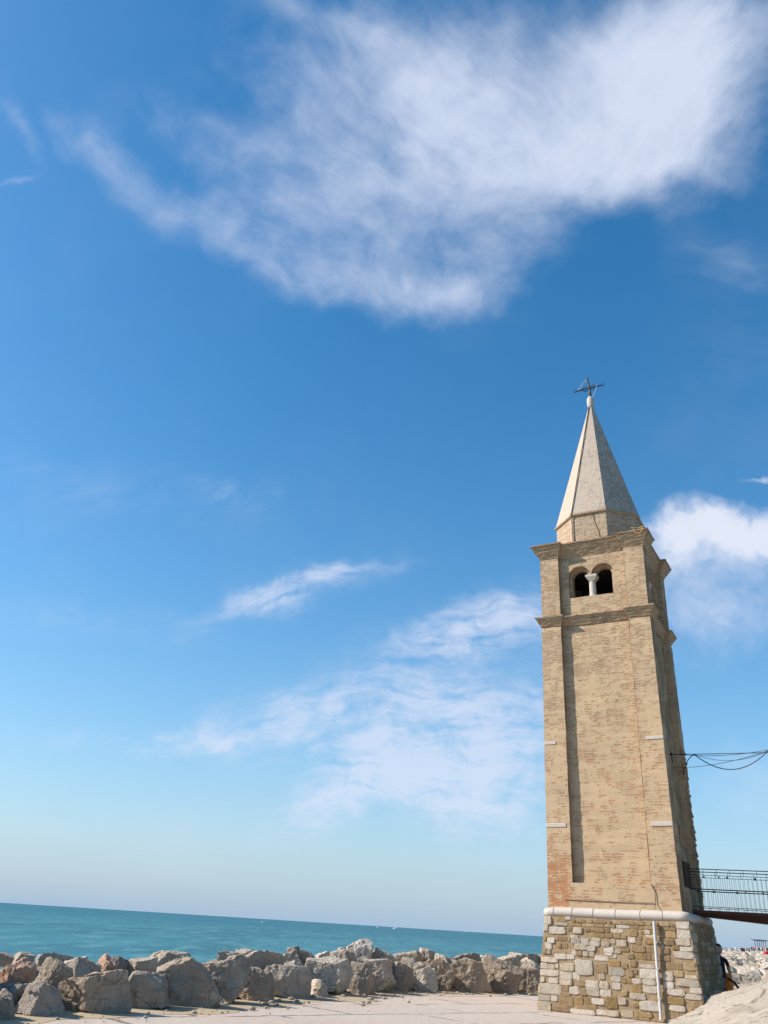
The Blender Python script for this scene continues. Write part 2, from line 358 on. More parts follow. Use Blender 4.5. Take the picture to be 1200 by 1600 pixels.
def m_paving():
    m, g = material('pale_paving'); p = g.coord()
    q = g.mapping(p, (1, 1, 1), (0, 0, R_(-38)))
    qw = g.vmath('ADD', q, g.vmath('MULTIPLY', g.vmath('SUBTRACT', g.noise(q, 0.9, 3, 0.6, col=True), (0.5, 0.5, 0.5)), (0.5, 0.5, 0)))
    r, mo = g.brick(qw, 3.4, 1.9, 0.06, 0.4)
    n = g.noise(p, 0.5, 6, 0.6); n2 = g.noise(p, 5, 6, 0.7); n3 = g.noise(p, 34, 4, 0.65)
    c = g.mix(n, (0.45, 0.375, 0.31), (0.54, 0.465, 0.395)); c = g.mix(r * 0.25, c, (0.56, 0.44, 0.36))
    c = g.mix(n2.sstep(0.5, 0.75) * 0.35, c, (0.40, 0.325, 0.25)); c = g.mix(n3.sstep(0.55, 0.75) * 0.4, c, (0.36, 0.30, 0.24))
    gap = mo * g.noise(p, 1.1, 3, 0.5).sstep(0.36, 0.55)
    c = g.mix(g.noise(p, 0.22, 4, 0.6).sstep(0.5, 0.62) * 0.45, c, (0.52, 0.385, 0.31)); c = g.mix(gap * 0.85, c, (0.18, 0.145, 0.11))
    g.out(c, 0.9, g.bump(n2 * 1.0 + n3 * 0.7 - gap * 1.0, 0.85, 0.04), spec=0.12); return m
def m_sand():
    m, g = material('drifted_sand'); p = g.coord(); n = g.noise(p, 2.2, 6, 0.65); n2 = g.noise(p, 45, 4, 0.7)
    c = g.mix(n, (0.36, 0.28, 0.175), (0.45, 0.36, 0.245)); c = g.mix(n2.sstep(0.5, 0.75) * 0.4, c, (0.29, 0.23, 0.16))
    g.out(c, 0.95, g.bump(n + n2 * 0.5, 0.5, 0.03), spec=0.1); return m
def m_bank():
    m, g = material('pitched_white_stone'); uv = g.uv()
    q = g.vmath('ADD', uv, g.vmath('MULTIPLY', g.vmath('SUBTRACT', g.noise(uv, 1.8, 4, 0.6, col=True), (0.5, 0.5, 0.5)), (0.35, 0.22, 0)))
    n = g.noise(g.mapping(uv, (9.0, 0.9, 1)), 1.0, 6, 0.62); n2 = g.noise(uv, 9, 6, 0.7); n3 = g.noise(uv, 40, 4, 0.7)
    cell = g.voronoi(g.mapping(q, (4.5, 0.8, 1)), 1.0, 'DISTANCE_TO_EDGE'); tint = g.voronoi(g.mapping(q, (4.5, 0.8, 1)), 1.0, 'F1', 'Color')
    gap = (cell * -1.0).sstep(-0.045, -0.005)
    c = g.mix(n, (0.29, 0.25, 0.205), (0.43, 0.38, 0.325)); t = g.sep(tint)[0]
    c = g.mix(t * 0.5, c, (0.27, 0.23, 0.185)); c = g.mix(n2.sstep(0.55, 0.75) * 0.4, c, (0.38, 0.32, 0.25))
    c = g.mix(gap * g.noise(uv, 2.2, 4, 0.6).sstep(0.42, 0.58) * 0.9, c, (0.13, 0.105, 0.075)); c = g.mix(n.sstep(0.52, 0.62) * 0.75, c, (0.235, 0.195, 0.15)); c = g.mix(n3.sstep(0.55, 0.7) * 0.35, c, (0.22, 0.18, 0.14))
    g.out(c, 0.88, g.bump(n * 1.2 + n2 * 0.7 + n3 * 0.3 - gap * g.noise(uv, 2.2, 4, 0.6).sstep(0.45, 0.62) * 0.7, 0.6, 0.05), spec=0.2); return m
def m_sea():
    m, g = material('sea_water'); p = g.coord(); x, y, z = g.sep(p)
    a = g.noise(g.mapping(p, (0.30, 0.075, 1), (0, 0, 0.12)), 1.0, 6, 0.66); b = g.noise(g.mapping(p, (1.1, 0.5, 1), (0, 0, -0.15)), 1.0, 5, 0.65)
    big = g.noise(g.mapping(p, (0.012, 0.004, 1)), 1.0, 5, 0.6); mid = g.noise(g.mapping(p, (0.07, 0.016, 1), (0, 0, 0.05)), 1.0, 5, 0.6)
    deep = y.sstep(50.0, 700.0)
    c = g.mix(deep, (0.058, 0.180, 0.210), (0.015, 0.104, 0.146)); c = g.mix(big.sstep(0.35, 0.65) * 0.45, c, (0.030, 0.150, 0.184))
    c = g.mix(mid.sstep(0.42, 0.62) * 0.60, c, (0.022, 0.100, 0.125)); c = g.mix(a.sstep(0.48, 0.62) * 0.75, c, (0.085, 0.215, 0.235))
    c = g.mix((b * 0.55 + a * 0.45).sstep(0.58, 0.66) * 0.5, c, (0.20, 0.33, 0.35)); c = g.mix((b * -0.5 - a * 0.5).sstep(-0.42, -0.34) * 0.5, c, (0.015, 0.085, 0.105))
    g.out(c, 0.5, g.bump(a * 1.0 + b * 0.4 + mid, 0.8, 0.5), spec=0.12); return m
def plain(name, col, rough=0.6, metallic=0.0, vary=0.25, scale=12, spec=0.3):
    m, g = material(name); p = g.coord(); n = g.noise(p, scale, 4, 0.6)
    c = g.mix(n, tuple(v * (1 - vary) for v in col), tuple(min(1, v * (1 + vary)) for v in col))
    g.out(c, rough, g.bump(n, 0.2, 0.01), metallic, spec); return m
MT = {'brick': m_brick(), 'red_brick': m_red_brick(), 'trim': m_trim(), 'drum': m_drum(), 'spire': m_spire(), 'stone': m_stone_block(), 'rubble': m_rubble(),
      'rock': m_rock(), 'paving': m_paving(), 'sand': m_sand(), 'bank': m_bank(), 'sea': m_sea(),
      'iron': plain('dark_iron', (0.035, 0.028, 0.03), 0.6, 0.3), 'rust': plain('rusted_steel', (0.085, 0.033, 0.022), 0.75, 0.1, 0.35, 6),
      'zinc': plain('pale_pipe', (0.48, 0.46, 0.44), 0.45, 0.0, 0.08), 'wire': plain('black_cable', (0.03, 0.03, 0.035), 0.6),
      'chamber_shade': plain('shade_dark_plaster', (0.05, 0.045, 0.04), 0.95), 'door': plain('old_brown_door', (0.07, 0.036, 0.018), 0.95, 0, 0.35, 5),  # bell chamber plaster coloured near black to stand for the unlit inside
      'copper': plain('lightning_strap', (0.13, 0.085, 0.055), 0.7), 'rope': plain('orange_rope', (0.55, 0.33, 0.14), 0.8),
      'tile': plain('terracotta_edge', (0.33, 0.205, 0.13), 0.9, 0, 0.4, 9), 'white': plain('white_paint', (0.78, 0.78, 0.76), 0.4, 0, 0.04),
      'skin': plain('skin', (0.52, 0.31, 0.22), 0.6, 0, 0.08), 'hair': plain('dark_hair', (0.025, 0.018, 0.014), 0.6),
      'black_cloth': plain('black_cloth', (0.022, 0.022, 0.032), 0.9), 'orange_cloth': plain('orange_cloth', (0.92, 0.24, 0.02), 0.85, 0, 0.12),
      'coral_cloth': plain('coral_cloth', (0.62, 0.12, 0.07), 0.85, 0, 0.12), 'white_cloth': plain('white_cloth', (0.72, 0.72, 0.74), 0.85, 0, 0.05),
      'blue_cloth': plain('navy_cloth', (0.05, 0.06, 0.13), 0.85), 'red_cloth': plain('red_cloth', (0.62, 0.05, 0.04), 0.85), 'pink_cloth': plain('pink_cloth', (0.60, 0.33, 0.34), 0.85),
      'parapet': plain('cream_parapet', (0.60, 0.54, 0.44), 0.9, 0, 0.12, 2), 'mortar': plain('brown_mortar', (0.30, 0.215, 0.125), 0.95, 0, 0.3, 8), 'wake': plain('white_foam', (0.7, 0.74, 0.76), 0.8)}

# ------------------------------------------------------------------ the bell tower
TH = 0.5204; LEAN = Vector((-0.0077, 0.0039, 1.0)); TC = Vector((7.0266, 24.0376, 0.0))
tower = empty('bell_tower')
zax = LEAN.normalized(); xax = Vector((math.cos(TH), -math.sin(TH), 0)); xax = (xax - zax * xax.dot(zax)).normalized(); yax = zax.cross(xax)
MTW = Matrix((xax, yax, zax)).transposed().to_4x4(); MTW.translation = TC
tower.matrix_world = MTW
tag(tower, 'square tan brick bell tower on a stone base with an eight sided spire', 'bell tower')
def TL(x, y, z): return MTW @ Vector((x, y, z))
DR = 0.9405
def HW(z): return float(np.interp(z, [0, 2.374, 9.776, 9.777, 12.4], [1.70, 1.6475, 1.568, 1.545, 1.545]))
PE, REC = 0.985, 0.16
def outline(hx, hy, z, o=0.0, rec=REC, pe=PE, jit=0.0):
    """plan of the tower: square with a sunk panel on every side"""
    ex = pe - 0.7 * o; hx, hy = hx + o, hy + o; ey = ex * DR
    P = [(-hx, -hy), (-ex, -hy), (-ex, -hy + rec), (ex, -hy + rec), (ex, -hy), (hx, -hy), (hx, -ey), (hx - rec, -ey), (hx - rec, ey), (hx, ey),
         (hx, hy), (ex, hy), (ex, hy - rec), (-ex, hy - rec), (-ex, hy), (-hx, hy), (-hx, ey), (-hx + rec, ey), (-hx + rec, -ey), (-hx, -ey)]
    if jit: P = [(x + random.uniform(-jit, jit), y + random.uniform(-jit, jit)) for x, y in P]
    return [(x, y, z) for x, y in P]
random.seed(3)
# shaft: flush foot, then sunk panels
mb = MB()
hz = HW(2.3)
mb.loft([[(-HW(z), -HW(z) * DR, z), (HW(z), -HW(z) * DR, z), (HW(z), HW(z) * DR, z), (-HW(z), HW(z) * DR, z)] for z in (2.10, 2.5, 2.878)])
zs = [2.88 + (9.79 - 2.88) * i / 46 for i in range(47)]
mb.loft([outline(HW(z), HW(z) * DR, z, jit=0.006) for z in zs])
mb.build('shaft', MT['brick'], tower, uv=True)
# eroded brick on the far right pilaster and the worn foot of the left one
mb = MB()
def teeth(z0, z1, fx, w, face, depth):
    z = z0
    while z < z1:
        h = 0.066; k = 0
        while k < w - 0.01:
            L = random.choice((0.12, 0.24, 0.2)); L = min(L, w - k)
            if random.random() < 0.62:
                d = random.uniform(0.004, depth)
                if face == 'back':
                    y1 = HW(z) * DR - k; mb.box(HW(z) - 0.03, y1 - L + 0.01, z + 0.006, HW(z) + d, y1 - 0.002, z + h - 0.004)
                else:
                    x1 = -HW(z) + k; mb.box(x1 + 0.004, -HW(z) * DR - d, z + 0.006, x1 + L - 0.008, -HW(z) * DR + 0.03, z + h - 0.004)
            k += L
        z += 0.068
teeth(2.40, 6.6, 0, 0.60, 'back', 0.035)
mb.build('eroded_brickwork', MT['red_brick'], tower, uv=True)
# white stones let into the pilasters
for x0, x1, z0, z1 in ((1.17, 1.615, 6.36, 6.44), (1.10, 1.635, 4.22, 4.32), (-1.60, -1.27, 6.36, 6.44), (-1.625, -1.08, 4.21, 4.31)):
    mb = MB(); y = -HW((z0 + z1) / 2) * DR
    n = 7; ring = []
    for yy, ins in ((y + 0.05, 0), (y - 0.008, 0.0), (y - 0.018, 0.012)):
        ring.append([(x0 + ins, yy, z0 + ins), ((x0 + x1) / 2, yy, z0 + ins - 0.006), (x1 - ins, yy, z0 + ins), (x1 - ins, yy, z1 - ins), ((x0 + x1) / 2 - .05, yy, z1 - ins + .005), (x0 + ins, yy, z1 - ins)])
    mb.loft(ring); mb.build('stone_block', MT['stone'], tower)
# door onto the footbridge and the blocked arch over it
mb = MB(); xr = HW(3.2) - REC
mb.box(xr - 0.02, 0.05, 2.886, xr + 0.02, 0.90, 3.55)
for k in range(6): mb.box(xr + 0.02, 0.06 + k * 0.14, 2.9, xr + 0.032, 0.19 + k * 0.14, 3.54)
mb.build('door', MT['door'], tower)
mb = MB(); xr = HW(4.4) - REC; arc = [(0.04, 3.90), (0.80, 3.90)] + [(0.42 + 0.38 * math.cos(R_(a)), 4.10 + 0.38 * math.sin(R_(a))) for a in range(0, 181, 15)]
mb.loft([[(xr - 0.03, y, z) for y, z in arc], [(xr + 0.022, y, z) for y, z in arc]]); mb.build('blocked_arch', MT['red_brick'], tower, uv=True)
# string course
def fine(fn):
    def f2(*a, **k):
        P = fn(*a, **dict(k, jit=0)); out = []; B = fn(a[0], a[1], 0.0, 0.0)
        for p, q, b0, b1 in zip(P, P[1:] + P[:1], B, B[1:] + B[:1]):
            m = max(1, round(math.dist(b0, b1) / 0.14))
            for i in range(m): out.append((p[0] + (q[0] - p[0]) * i / m + random.uniform(-.008, .008), p[1] + (q[1] - p[1]) * i / m + random.uniform(-.008, .008), p[2] + random.uniform(-.006, .006)))
        return out
    return f2
def course(levels, name, cap_in=None):
    mb = MB(); mb.loft([fine(outline)(HW(min(z, 9.77) if name == 'string_course' else z), HW(min(z, 9.77) if name == 'string_course' else z) * DR, z, o, jit=0.004) for z, o in levels])
    return mb.build(name, MT['trim'], tower, uv=True)
course([(9.775, -0.02), (9.775, 0.008), (9.79, 0.014), (9.86, 0.052), (9.865, 0.058), (9.93, 0.092), (9.935, 0.098), (10.01, 0.142), (10.015, 0.156), (10.045, 0.160), (10.05, 0.145), (10.10, -0.012), (10.10, -0.05)], 'string_course')
# belfry: corner pilasters, pierced walls, dark chamber
z0, z1 = 10.06, 11.93; hx, hy = 1.545, 1.545 * DR; ey = PE * DR
for sx in (-1, 1):
    for sy in (-1, 1):
        zz_ = [z0 + (z1 - z0) * i / 12 for i in range(13)]; mb = MB()
        mb.loft([[(sx * (PE if a else hx) + random.uniform(-.005, .005), sy * (ey if b else hy) + random.uniform(-.005, .005), z) for a, b in ((0, 0), (1, 0), (1, 1), (0, 1))] for z in zz_])
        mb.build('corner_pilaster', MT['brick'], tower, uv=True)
def pierced(loop, hole, y0, th, name, mat, parent, rot, wh):
    """wall panel in the xz plane with one hole; outer face at -y0"""
    bm = bmesh.new(); es = []
    for L in (loop, hole):
        vs = [bm.verts.new((x, 0, z)) for x, z in L]
        es += [bm.edges.new((vs[i], vs[(i + 1) % len(vs)])) for i in range(len(vs))]
    bmesh.ops.triangle_fill(bm, use_beauty=True, use_dissolve=False, edges=es)
    r = bmesh.ops.extrude_face_region(bm, geom=list(bm.faces))
    bmesh.ops.translate(bm, vec=(0, th, 0), verts=[v for v in r['geom'] if isinstance(v, bmesh.types.BMVert)])
    bmesh.ops.recalc_face_normals(bm, faces=bm.faces)
    Rz = Matrix.Rotation(rot, 4, 'Z'); bmesh.ops.translate(bm, vec=(0, -y0, 0), verts=bm.verts); bmesh.ops.transform(bm, matrix=Rz, verts=bm.verts)
    me = bpy.data.meshes.new(name); bm.to_mesh(me); bm.free(); me.materials.append(mat); box_uv(me)
    o = bpy.data.objects.new(name, me); COL.objects.link(o); o.parent = parent; return o
def bifora(cx, R, gapc, sill, spring, ins):
    r = R - ins; c1, c2 = cx - R - gapc, cx + R + gapc; L = []
    L += [(c1 - r, sill), (c2 + r, sill)]
    L += [(c2 + r * math.cos(R_(a)), spring + r * math.sin(R_(a))) for a in range(0, 181, 12)]
    L += [(c1 + r * math.cos(R_(a)), spring + r * math.sin(R_(a))) for a in range(0, 181, 12)]
    return L
SILL, SPR = 10.64, 11.30
for rot, half, yo in ((0, PE - 0.001, hy - REC), (math.pi / 2, ey - 0.001, hx - REC)):
    lp = [(-half, z0), (half, z0), (half, z1), (-half, z1)]
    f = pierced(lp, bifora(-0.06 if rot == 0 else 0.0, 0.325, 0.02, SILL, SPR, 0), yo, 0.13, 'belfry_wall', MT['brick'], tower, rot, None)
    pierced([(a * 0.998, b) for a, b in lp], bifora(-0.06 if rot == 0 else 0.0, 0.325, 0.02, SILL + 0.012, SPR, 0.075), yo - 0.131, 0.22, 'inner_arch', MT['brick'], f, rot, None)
    Rz = Matrix.Rotation(rot, 4, 'Z')
    def rotated(mb, name, mat, smooth=True):
        mb.v = [tuple(Rz @ Vector(v)) for v in mb.v]; o = mb.build(name, mat, f, smooth=False)
        if smooth: set_sharp(o)
        return o
    cxx = -0.06 if rot == 0 else 0.0; yc = -(yo - 0.14)
    mb = MB(); mb.lathe([(0.125, SILL), (0.125, SILL + 0.04), (0.10, SILL + 0.07), (0.097, 10.9), (0.092, 11.14)], cxx, yc, 20)
    col = rotated(mb, 'column', MT['stone'])
    mb = MB(); rings = []
    for z, a, b in ((11.13, 0.095, 0.095), (11.16, 0.105, 0.11), (11.23, 0.145, 0.14), (11.25, 0.165, 0.15), (11.315, 0.165, 0.15)):
        rings.append([(cxx - a, yc - b, z), (cxx + a, yc - b, z), (cxx + a, yc + b, z), (cxx - a, yc + b, z)])
    mb.loft(rings); rotated(mb, 'capital', MT['stone'], False).parent = f
    for sx, ks in ((-1, range(0, 14)), (1, range(20, 34))):
        mb = MB(); mb.tube([(cxx - 0.62 if sx < 0 else cxx + .11, yc + 0.06, SILL + 0.012), (cxx - 0.11 if sx < 0 else cxx + .62, yc + 0.06, SILL + 0.012)], 0.008, 4)
        for k in ks:
            x = cxx - 0.60 + k * 0.036; mb.tube([(x, yc + 0.06, SILL), (x + random.uniform(-.01, .01), yc + 0.05, SILL + random.uniform(0.06, 0.11))], 0.004, 4)
        rotated(mb, 'bird_spikes', MT['iron'], False)
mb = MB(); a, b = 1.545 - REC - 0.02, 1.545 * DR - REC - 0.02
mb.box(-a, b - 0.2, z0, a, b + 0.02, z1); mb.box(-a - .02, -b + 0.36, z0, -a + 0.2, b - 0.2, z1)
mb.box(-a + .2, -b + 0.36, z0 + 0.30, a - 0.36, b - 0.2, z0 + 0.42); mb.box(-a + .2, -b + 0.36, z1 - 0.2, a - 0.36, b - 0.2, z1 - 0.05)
mb.build('bell_chamber', MT['chamber_shade'], tower)
# cornice and its tile edge
course([(11.925, -0.03), (11.925, 0.008), (11.94, 0.016), (12.00, 0.045), (12.004, 0.050), (12.07, 0.085), (12.074, 0.090), (12.14, 0.125), (12.144, 0.130), (12.21, 0.165), (12.214, 0.170), (12.29, 0.205), (12.305, 0.205), (12.305, 0.05)], 'cornice')
mb = MB(); mb.loft([fine(outline)(1.545, 1.545 * DR, z, o, jit=0.012) for z, o in ((12.307, 0.20), (12.307, 0.232), (12.345, 0.238), (12.36, 0.18), (12.44, -0.1))])
mb.build('roof_edge', MT['tile'], tower, uv=True)
# drum and spire, octagons lined up with the walls
def octo(R, z, jit=0.0): return [(R * math.cos(R_(22.5 + 45 * k)), R * math.sin(R_(22.5 + 45 * k)), z) for k in range(8)]
mb = MB(); mb.loft([octo(1.365, z) for z in (12.30, 12.7, 13.0, 13.30)]); mb.build('drum', MT['drum'], tower, uv=True)
mb = MB(); mb.loft([octo(1.33, 13.302), octo(1.39, 13.303), octo(1.425, 13.335), octo(1.425, 13.375), octo(1.38, 13.40), octo(1.3, 13.41)]); mb.build('eaves_moulding', MT['trim'], tower, uv=True)
mb = MB(); zs = [13.405 + (18.02 - 13.405) * i / 24 for i in range(25)]
mb.loft([octo(1.385 + (0.075 - 1.385) * (i / 24) ** 0.985, z) for i, z in enumerate(zs)])
spire = mb.build('spire', MT['spire'], tower)
mb = MB(); mb.lathe([(0.05, 17.98), (0.10, 18.0), (0.115, 18.06), (0.125, 18.2), (0.115, 18.34), (0.075, 18.42), (0.03, 18.44)], 0, 0, 14)
set_sharp(mb.build('finial', MT['stone'], tower))
# iron cross with curls, tilted a little
mb = MB()
def bar(a, b, r=0.017): mb.tube([a, b], r, 6)
bar((0, 0, 18.40), (0.0, 0, 18.62), 0.040)
bar((0.035, 0, 18.50), (-0.055, 0, 19.22), 0.030); bar((-0.45, 0, 18.80), (0.40, 0, 18.80), 0.025)
for sx in (-1, 1):
    for sz in (-1, 1):
        c0 = (-0.01 + sx * 0.13, 18.80 + sz * 0.045)
        mb.tube([(c0[0] + 0.10 * math.cos(R_(a)) , 0, 18.80 + sz * abs(0.095 * math.sin(R_(a)))) for a in range(0, 181, 20)], 0.014, 5)
    e = (sx * 0.43 - 0.02, 18.80)
    mb.tube([(e[0] + sx * 0.0, 0, e[1]), (e[0] + sx * 0.05, 0, e[1] + 0.045), (e[0] + sx * 0.10, 0, e[1] + 0.035)], 0.015, 5); mb.tube([(e[0], 0, e[1]), (e[0] + sx * 0.05, 0, e[1] - 0.045), (e[0] + sx * 0.10, 0, e[1] - 0.03)], 0.015, 5)
mb.tube([(-0.055, 0, 19.15), (-0.10, 0, 19.24), (-0.085, 0, 19.30)], 0.010, 5); mb.tube([(-0.055, 0, 19.15), (0.0, 0, 19.24), (-0.01, 0, 19.31)], 0.010, 5)
cross = mb.build('iron_cross', MT['iron'], tower)
mb = MB(); mb.tube([(-0.06, -0.02, 19.2), (-0.22, -0.02, 19.05), (-0.40, -0.02, 18.80)], 0.009, 5); mb.tube([(0.27, -0.02, 18.84), (0.20, -0.03, 18.6), (0.10, -0.06, 18.34), (0.05, -0.1, 18.2)], 0.009, 5)
mb.build('stay_wire', MT['zinc'], cross)
# lightning strap down the spire, drum and right pilaster
mb = MB(); e = lambda R, z: (R * math.cos(R_(247.5)) - 0.004, R * math.sin(R_(247.5)) - 0.012, z)
pts = [e(0.10, 18.0)]
for i in range(1, 25): pts.append(e(1.385 + (0.075 - 1.385) * (1 - i / 24) + random.uniform(0.0, 0.012), 18.02 + (13.405 - 18.02) * i / 24))
pts += [e(1.44, 13.38), e(1.39, 13.28), e(1.385, 12.9), e(1.385, 12.42)]
mb.tube(pts, 0.014, 5)
mb.tube([(0.12, -1.27, 13.30), (0.17, -1.265, 13.0), (0.26, -1.268, 12.7), (0.30, -1.275, 12.40)], 0.011, 5)
yb = lambda z: -HW(z) * DR + REC - 0.012
pts = [(0.955, yb(11.9), 11.9), (0.955, yb(11) , 10.15)]; mb.tube(pts, 0.009, 5)
pts = [(0.952 + 0.004 * math.sin(z * 3), yb(z), z) for z in [9.77 - i * 0.36 for i in range(20)]] + [(0.99, -HW(2.9) * DR - 0.02, 2.86), (1.06, -HW(2.7) * DR - 0.02, 2.72), (1.05, -HW(2.5) * DR - 0.03, 2.45), (1.04, -HW(2.4) * DR - .14, 2.36)]
mb.tube(pts, 0.010, 5)
mb.tube([(-1.2, -HW(2.45) * DR - 0.012, 2.47), (0.3, -HW(2.45) * DR - 0.016, 2.455), (1.02, -HW(2.45) * DR - 0.02, 2.46)], 0.008, 5)
mb.build('lightning_strap', MT['copper'], tower)
mb = MB(); mb.box(-1.66, -1.2, 8.02, -1.58, -1.1, 8.06); mb.box(-1.67, -1.19, 8.02, -1.655, -1.11, 8.10); mb.build('wall_bracket', MT['iron'], tower)
# loop of rope left on the cornice corner
mb = MB(); c0 = Vector((1.52, -1.545 * DR - 0.27, 12.36))
mb.tube([c0 + Vector((-0.20, 0, 0.04))] + [c0 + Vector((0.13 * math.cos(R_(a)), -0.02, 0.02 + 0.20 * math.sin(R_(a)))) for a in range(180, 361, 20)] + [c0 + Vector((0.16, 0.02, 0.05)), c0 + Vector((0.02, 0.10, 0.05)), c0 + Vector((-0.12, 0.05, 0.05))], 0.010, 5)
rp = mb.build('rope', MT['rope'], None); rp.data.transform(MTW); tag(rp, 'pale orange rope looped over the front right corner of the tower cornice', 'rope')

# plinth: battered core of mortar with irregular stones laid on it
STONES = [('W',-1.71,1.88,-1.53,2.08),('W',-1.73,1.74,-1.62,1.87),('W',-1.6,1.69,-1.17,1.84),('W',-0.97,1.72,-0.75,1.85),('W',-1.16,2.02,-1.04,2.08),('W',-1.63,1.48,-1.46,1.59),('W',-1.69,1.35,-1.53,1.47),('W',-1.04,1.62,-0.86,1.67),('G',-1.03,1.49,-0.81,1.62),('G',-0.78,1.47,-0.59,1.62),('W',-0.5,1.57,-0.31,1.65),('W',-0.57,1.46,-0.33,1.56),('C',-0.28,1.46,-0.09,1.56),('C',-0.96,1.36,-0.67,1.5),('G',-0.65,1.35,-0.43,1.45),('W',-0.23,1.34,0.0,1.46),('W',0.09,1.48,0.32,1.62),('W',0.05,1.34,0.17,1.41),('W',-0.21,1.28,-0.04,1.33),('C',-0.2,1.24,0.07,1.29),('W',-0.46,1.16,-0.12,1.26),('W',-1.45,1.14,-1.16,1.25),('W',-1.19,1.15,-0.96,1.24),('W',-1.8,1.05,-1.37,1.16),('W',-1.81,0.91,-1.65,1.03),('C',-1.63,0.91,-1.46,1.01),('W',-1.44,0.94,-1.37,1.03),('W',-1.82,0.76,-1.36,0.89),('C',-1.31,0.88,-0.97,1.06),('G',-0.95,0.83,-0.52,1.15),('D',-0.47,0.9,-0.17,1.1),('G',-0.13,0.86,0.25,1.04),('W',-0.08,0.74,0.14,0.85),('W',-1.33,0.71,-1.02,0.87),('W',-1.01,0.72,-0.84,0.87),('C',-1.82,0.62,-1.72,0.72),('W',-1.61,0.61,-1.38,0.72),('C',-1.34,0.59,-1.03,0.7),('D',-0.91,0.59,-0.71,0.72),('W',-0.7,0.58,-0.38,0.72),('C',-0.36,0.56,-0.15,0.72),('W',-1.87,0.37,-1.3,0.59),('D',-1.29,0.46,-1.12,0.59),('W',-1.1,0.41,-0.87,0.57),('D',-0.85,0.41,-0.69,0.55),('W',-0.68,0.41,-0.37,0.59),('W',-0.35,0.4,-0.09,0.56),('G',-1.88,0.23,-1.57,0.34),('W',-1.55,0.23,-1.4,0.35),('D',-1.38,0.15,-1.0,0.36),('O',-0.98,0.2,-0.77,0.37),('O',-0.75,0.22,-0.59,0.37),('W',-0.56,0.24,-0.26,0.36),('O',-0.24,0.19,0.04,0.43),('C',0.06,0.28,0.25,0.41),('C',-1.9,0.0,-1.56,0.21),('D',-1.52,0.04,-1.1,0.14),('D',-0.94,0.11,-0.44,0.21),('W',-1.09,0.02,-0.48,0.11),('W',-0.46,0.04,-0.25,0.14),('C',-0.24,0.03,0.06,0.14),('C',0.13,0.04,0.39,0.17),('O',-0.12,1.05,0.14,1.17),('O',0.18,1.03,0.31,1.13),('O',0.19,1.38,0.37,1.47),('O',0.17,0.73,0.27,0.83),('D',0.29,0.86,0.44,1.02),('W',-0.06,0.58,0.13,0.72),('O',0.31,0.72,0.43,0.84),('W',1.5,1.93,1.8,2.07),('W',1.51,1.72,1.81,1.91),('W',1.48,1.58,1.79,1.71),('W',1.55,1.46,1.85,1.54),('W',1.41,1.31,1.86,1.45),('O',1.39,1.49,1.52,1.57),('C',1.61,0.91,1.89,0.97),('W',1.43,0.75,1.92,0.89),('W',1.7,0.62,1.95,0.74),('W',1.58,0.5,1.97,0.6),('W',1.19,0.55,1.58,0.68),('O',1.18,0.37,1.56,0.52),('W',1.2,0.24,1.56,0.36),('W',1.13,0.83,1.35,1.02),('W',1.11,0.69,1.35,0.81),('W',0.6,0.85,0.97,1.05),('W',0.65,0.72,0.95,0.83),('W',0.65,0.56,0.97,0.71),('W',0.41,0.73,0.62,0.83),('O',0.38,0.54,0.62,0.72),('W',0.34,0.41,0.7,0.53),('G',0.55,0.2,1.0,0.4),('O',0.44,0.07,0.82,0.17),('W',0.59,1.07,0.95,1.13),('W',0.37,1.58,0.54,1.69),('O',0.76,1.58,1.01,1.69),('C',0.8,1.71,0.96,1.77),('O',0.39,1.72,0.59,1.86),('D',1.2,1.58,1.43,1.69),('O',1.27,1.73,1.48,1.87),('C',1.12,1.48,1.19,1.57)]

PB, PT, PZ = 1.95, 1.755, 2.06
def PHX(z): return PB + (PT - PB) * z / PZ
def PHY(z): return 1.87 - 0.095 * z
POX = 0.05
mb = MB()
mb.loft([[(POX - PHX(z) , -PHY(z), z), (POX + PHX(z), -PHY(z), z), (POX + PHX(z), PHY(z), z), (POX - PHX(z), PHY(z), z)] for z in (-0.4, 0.0, 0.5, 1.0, 1.5, 2.10)], col=(0.335, 0.245, 0.15))
TINT = {'W': [(0.475, 0.415, 0.345), (0.52, 0.46, 0.39), (0.44, 0.375, 0.30), (0.49, 0.42, 0.34)], 'C': [(0.46, 0.38, 0.28), (0.42, 0.35, 0.265), (0.50, 0.42, 0.31)],
        'G': [(0.41, 0.365, 0.305), (0.36, 0.32, 0.26), (0.44, 0.395, 0.335)], 'O': [(0.31, 0.205, 0.095), (0.28, 0.185, 0.085), (0.34, 0.23, 0.115)], 'D': [(0.295, 0.205, 0.115), (0.335, 0.24, 0.14), (0.265, 0.185, 0.105)]}
rs = random.Random(11)
